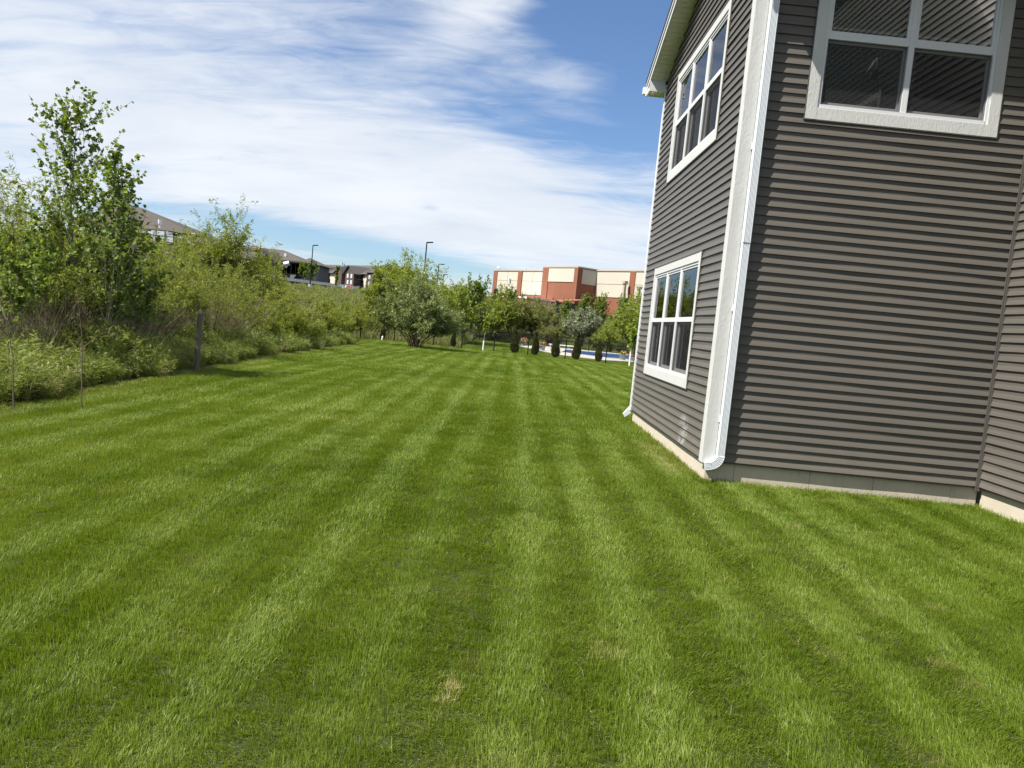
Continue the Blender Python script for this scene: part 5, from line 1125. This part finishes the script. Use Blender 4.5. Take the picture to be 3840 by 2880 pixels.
def apartments():
    zz = lambda x, y: (900+x/3.687, 880+y/3.687)
    P0 = at(*zz(1075, 540), 331.); P1 = at(*zz(1930, 540), 296.); e = P1-P0; e[2] = 0; L = np.linalg.norm(e); e /= L; nb = np.array([e[1], -e[0], 0]); nb = nb if nb[1] > 0 else -nb
    O = np.array([P0[0], P0[1], 0.]); F = lambda s, d, h: tuple(O+e*s+nb*d+np.array([0, 0, h]))
    def sz(x, y, d=0.):
        p = hit(*zz(x, y), O+nb*d, nb); return float(np.dot(p-O, e)), float(p[2])
    g = gzf(P0[0], 310)-3; ob = wempty('apartment_block', (P0[0], P0[1], g), 'three storey apartment block of brick and cream stucco with gables', 'building')
    ze = sz(1680, 540)[1]; s1 = sz(1940, 500)[0]+3; zr = sz(1600, 424, 9)[1]
    MB().fbox(F, -12, s1, 0, 18, g, ze).build('wall', CREAM2, ob)
    MB().add([F(-14, -1, ze-.2), F(s1, -1, ze-.2), F(s1, 9, zr), F(-14, 9, zr), F(s1, 19, ze-.2), F(-14, 19, ze-.2)], [(0, 1, 2, 3), (3, 2, 4, 5)]).build('roof', SHB, ob)
    def win(x, y, d, m=WGLASS, w=1.0, h=1.0):
        s, z = sz(x, y, d); w *= .42; h *= .50; fr = MB().fbox(F, s-1.45*w, s+1.45*w, d-.10, d-.001, z-1.55*h, z+1.55*h).build('window', WHITE, ob)
        MB().fbox(F, s-1.2*w, s-.04, d-.14, d-.101, z-1.3*h, z+1.3*h).build('pane', m, fr); MB().fbox(F, s+.04, s+1.2*w, d-.14, d-.101, z-1.3*h, z+1.3*h).build('pane', m, fr)
    def bay(x0, x1, yt, d, m, apex=None, hip=False):
        a, z0 = sz(x0, yt, d); c, _ = sz(x1, yt, d)
        MB().fbox(F, a, c, d, 1, g, z0).build('bay_wall', m, ob)
        if apex:
            s, za = sz(*apex, d)
            MB().add([F(a, d, z0+.002), F(c, d, z0+.002), F(s, d, za), F(a, d+.3, z0+.002), F(c, d+.3, z0+.002), F(s, d+.3, za)], [(0, 1, 2), (5, 4, 3), (0, 3, 4, 1), (1, 4, 5, 2), (2, 5, 3, 0)]).build('gable_wall', DTAUPE, ob)
            MB().add([F(a-.9, d-.7, z0-.5), F(s, d-.7, za+.2), F(s, 11, za+.2), F(a-.9, 3, z0-.5), F(c+.9, d-.7, z0-.5), F(c+.9, 3, z0-.5)], [(0, 1, 2, 3), (1, 4, 5, 2)]).build('gable_roof', SHB2, ob)
        else:
            MB().add([F(a-.8, d-.8, z0), F(c+.8, d-.8, z0), F(c+.8, 4, z0), F(a-.8, 4, z0), F((a+c)/2-1, 5, z0+4), F((a+c)/2+1, 5, z0+4)], [(0, 1, 5, 4), (1, 2, 5), (3, 0, 4)]).build('bay_roof', SHB2, ob)
    bay(1068, 1118, 500, -3.5, DTAUPE, (1085, 425)); bay(1462, 1578, 520, -3.5, DBRICK, (1517, 432)); bay(1758, 1842, 525, -3.5, DBRICK); bay(1322, 1410, 515, -2.5, DBRICK, (1390, 445))
    for x, y, d in ((1085, 552, -3.5), (1492, 570, -3.5), (1543, 573, -3.5), (1490, 655, -3.5), (1538, 660, -3.5), (1793, 583, -3.5), (1787, 680, -3.5), (1338, 565, -2.5), (1335, 655, -2.5)): win(x, y, d)
    for x, y in ((1207, 560), (1205, 650), (1436, 575), (1425, 660), (1672, 578), (1720, 575), (1668, 660)): win(x, y, 0, DGLASS, .8, 1.1)
    for x0, x1, y in ((1150, 1180, 600), (1150, 1180, 690), (1580, 1640, 612), (1580, 1640, 705)):
        a, z = sz(x0, y, -2.2); c, _ = sz(x1, y, -2.2)
        MB().fbox(F, a, c, -2.2, 0, z-.3, z).build('balcony_slab', DTAUPE, ob); b = MB()
        for s in np.linspace(a, c, 12): b.fbox(F, s-.03, s+.03, -2.18, -2.1, z, z+1.05)
        b.fbox(F, a, c, -2.2, -2.09, z+1.051, z+1.12).build('balcony_railing', BLACK, ob)
        MB().fbox(F, a+.3, c-.3, -.1, -.001, z, z+2.2).build('balcony_door', DGLASS, ob)
    for x, y in ((1435, 455),):
        s, z = sz(x, y, 6); MB().fbox(F, s-2.5, s+2.5, 5, 8, z-2.5, z+.4).build('roof_unit', DTAUPE, ob); MB().fbox(F, s-1, s-.5, 5.2, 5.8, z+.41, z+2.).fbox(F, s+.4, s+.9, 5.2, 5.8, z+.41, z+1.6).build('flue', GREYP, ob)
    a, z = sz(1765, 510, -2); c, _ = sz(1835, 510, -2); m_, z2 = sz(1800, 485, -2); MB().add([F(a, -2.5, z), F(c, -2.5, z), F(m_, -2.5, z2), F(m_, 4, z2), F(a, 4, z), F(c, 4, z)], [(0, 1, 2), (0, 2, 3, 4), (2, 1, 5, 3)]).build('dormer', SHB2, ob)
apartments()
def carport():
    zz = lambda x, y: (900+x/3.687, 880+y/3.687); A = at(*zz(455, 580), 150.); C = at(*zz(1640, 730), 176.); e = C-A; e[2] = 0; L = np.linalg.norm(e); e /= L; n = np.array([-e[1], e[0], 0]); za = A[2]; zc = C[2]
    zt = lambda s: za+(zc-za)*s/L
    F = lambda s, d, h: tuple(np.array([A[0], A[1], 0])+e*s+n*d+np.array([0, 0, h+zt(s)]))
    ob = wempty('carport', (A[0], A[1], gzf(A[0], A[1])), 'long white flat roofed carport in front of the dark building', 'carport')
    MB().fbox(F, 0, L, 0, 5, -.25, .1).build('roof', mat('white_metal_roof', (.66, .69, .73), .45), ob)
    MB().fbox(F, 0, L, -.12, -.001, -.42, .14).build('fascia', WHITE, ob)
    for i, s in enumerate(np.linspace(.8, L-.8, 14)):
        MB().fbox(F, s-.11, s+.11, .2, .42, -3.4, -.251).build('post', GREYP, ob)
carport()
# street lights
def lamp(px, py_t, Y, arm, lb, armd=1., px0=None):
    p = at(px, py_t, Y); z0 = gzf(p[0], Y); h = p[2]-z0; e = empty('street_light', (p[0], Y, z0), 0, lb, 'street light', 'street lights along the road')
    o = MB().tube([(0, 0, 0), (0, 0, h)], [.10, .07], 8).build('pole', BLACK); o.parent = e
    o = MB().tube([(0, 0, 0), (0, 0, .5)], .28, 10).build('base', GREYP); o.parent = e
    o = MB().hexa([(0, -.12, h-.12), (arm, -.2, h-.02), (arm, .2, h-.02), (0, .12, h-.12), (0, -.12, h+.02), (arm, -.2, h+.10), (arm, .2, h+.10), (0, .12, h+.02)]).build('lamp_head', BLACK); o.parent = e
lamp(1174, 919, 126, .8, 'dark street light rising before the corner turret'); lamp(1601, 908, 96, .75, 'tallest street light, rising behind the round bush'); lamp(1646, 990, 128, .9, 'second street light right of the tallest one'); lamp(1664, 1029, 160, .8, 'shortest of the three street lights, furthest right')
# parked cars
def car(px, py, Y, rz, lb, colr=(.75, .76, .78)):
    p = at(px, py, Y); loc = (p[0], Y, gzf(p[0], Y)+.02); e = empty('parked_car', loc, rz, lb, 'car', 'cars parked by the carport'); pm = mat('car_paint_'+str(int(px)), colr, .25, .6)
    prof = [(-2.2, .35), (-2.25, .75), (-1.9, .95), (-1.2, 1.05), (-.55, 1.55), (1.2, 1.6), (1.95, 1.15), (2.2, 1.0), (2.25, .4)]; b = MB(); n = len(prof)
    for s in (-1, 1): b.v += [(x, s*(.88 if z < 1.1 else .70), z) for x, z in prof]
    b.f += [tuple(range(n))[::-1], tuple(range(n, 2*n))]+[(i, (i+1) % n, n+(i+1) % n, n+i) for i in range(n)]
    o = b.build('body', pm); o.parent = e
    for s in (-1, 1):
        o = MB().add([(-.95, s*.87, 1.08), (1.5, s*.86, 1.12), (1.15, s*.73, 1.50), (-.5, s*.73, 1.48)], [(0, 1, 2, 3)]).build('side_window', DGLASS); o.parent = e
        for x in (-1.35, 1.4):
            b = MB(); b.tube([(x, s*.78, .33), (x, s*.92, .33)], .33, 12); o = b.build('wheel', mat('tyre', (.015, .015, .015), .8)); o.parent = e
            o2 = MB().tube([(x, s*.921, .33), (x, s*.935, .33)], .2, 10).build('rim', GREYP); o2.parent = o
    o = MB().add([(-1.21, -.68, 1.07), (-1.21, .68, 1.07), (-.57, .66, 1.53), (-.57, -.66, 1.53)], [(0, 1, 2, 3)]).build('windscreen', DGLASS); o.parent = e; o.location.x = -.02; o.location.z = .01
car(1210, 1092, 170, 1.3, 'white car parked under the carport roof'); car(1292, 1102, 172, 1.2, 'white car parked right of the first, beside the stop sign'); car(1165, 1088, 168, 1.35, 'dark car parked left of the white car', (.02, .022, .026))
# stop sign
def stop_sign():
    Y = 132.; p = at(1307, 1081, Y); z0 = gzf(p[0], Y); h = p[2]-z0; e = empty('stop_sign', (p[0], Y, z0), 0, 'red octagonal stop sign at the car park exit', 'sign')
    o = MB().tube([(0, .06, 0), (0, .06, h+.3)], .05, 6).build('post', GREYP); o.parent = e
    def octo(r, y0, y1): 
        b = MB(); v = [(r*math.cos(math.pi/8+i*math.pi/4), r*math.sin(math.pi/8+i*math.pi/4)) for i in range(8)]
        return b.add([(x, y0, h+z) for x, z in v]+[(x, y1, h+z) for x, z in v], [tuple(range(8)), tuple(range(8, 16))[::-1]]+[(i, 8+i, 8+(i+1) % 8, (i+1) % 8) for i in range(8)])
    o = octo(.48, -.01, .03).build('sign_rim', WHITE); o.parent = e
    o2 = octo(.44, -.02, -.011).build('sign_face', mat('stop_red', (.45, .02, .03), .4)); o2.parent = e
    c = bpy.data.curves.new('stop_text', 'FONT'); c.body = 'STOP'; c.size = .30; c.align_x = 'CENTER'; c.align_y = 'CENTER'; c.extrude = .002
    tmp = bpy.data.objects.new('lettering_source', c); me = bpy.data.meshes.new_from_object(tmp); bpy.data.objects.remove(tmp); me.materials.append(WHITE)
    t = bpy.data.objects.new('lettering', me); t.location = (0, -.026, h); t.rotation_euler = (math.pi/2, 0, 0); _link0(t, e)
stop_sign()
# white shed with grey roof far left of the school
def shed():
    Y = 190.; a, c = at(1715, 1100, Y)[0], at(1843, 1100, Y)[0]; z1 = at(1780, 1082, Y)[2]; g = gzf(0, Y)-1; ob = wempty('white_shed', (a, Y, g), 'long white building with grey roof left of the brick building', 'building')
    m_ = at(1778, 1100, Y)[0]
    MB().box(a-6, m_, Y, Y+12, g, z1).build('wall', WHITE, ob); MB().box(m_+.01, c+12, Y+.5, Y+14, g, z1-2.9).build('wall', mat('pale_wall', (.62, .64, .68), .6), ob)
    MB().add([(m_+.01, Y-.4, z1-2.9), (c+12, Y-.4, z1-2.9), (c+12, Y+7, z1-.6), (m_+.01, Y+7, z1-.6)], [(0, 1, 2, 3)]).build('roof', SHB2, ob)
shed()
# dark garden railing below the ornamental trees
def railing():
    Y = 112.; a, c = at(930, 1080, Y)[0], at(1015, 1080, Y)[0]; z0 = at(970, 1098, Y)[2]; e = wempty('black_railing', (a, Y, z0), 'low black railing on a grey wall below the ornamental trees', 'railing')
    MB().box(a-4, c, Y, Y+.4, z0-2.5, z0).build('wall', mat('grey_block', (.16, .15, .14), .9), e); b = MB()
    for x in np.arange(a-4, c, .35): MB().box(x, x+.06, Y+.1, Y+.16, z0+.001, z0+1.4).build('baluster', BLACK, e)
    MB().box(a-4, c, Y+.08, Y+.18, z0+1.401, z0+1.48).build('handrail', BLACK, e)
railing()
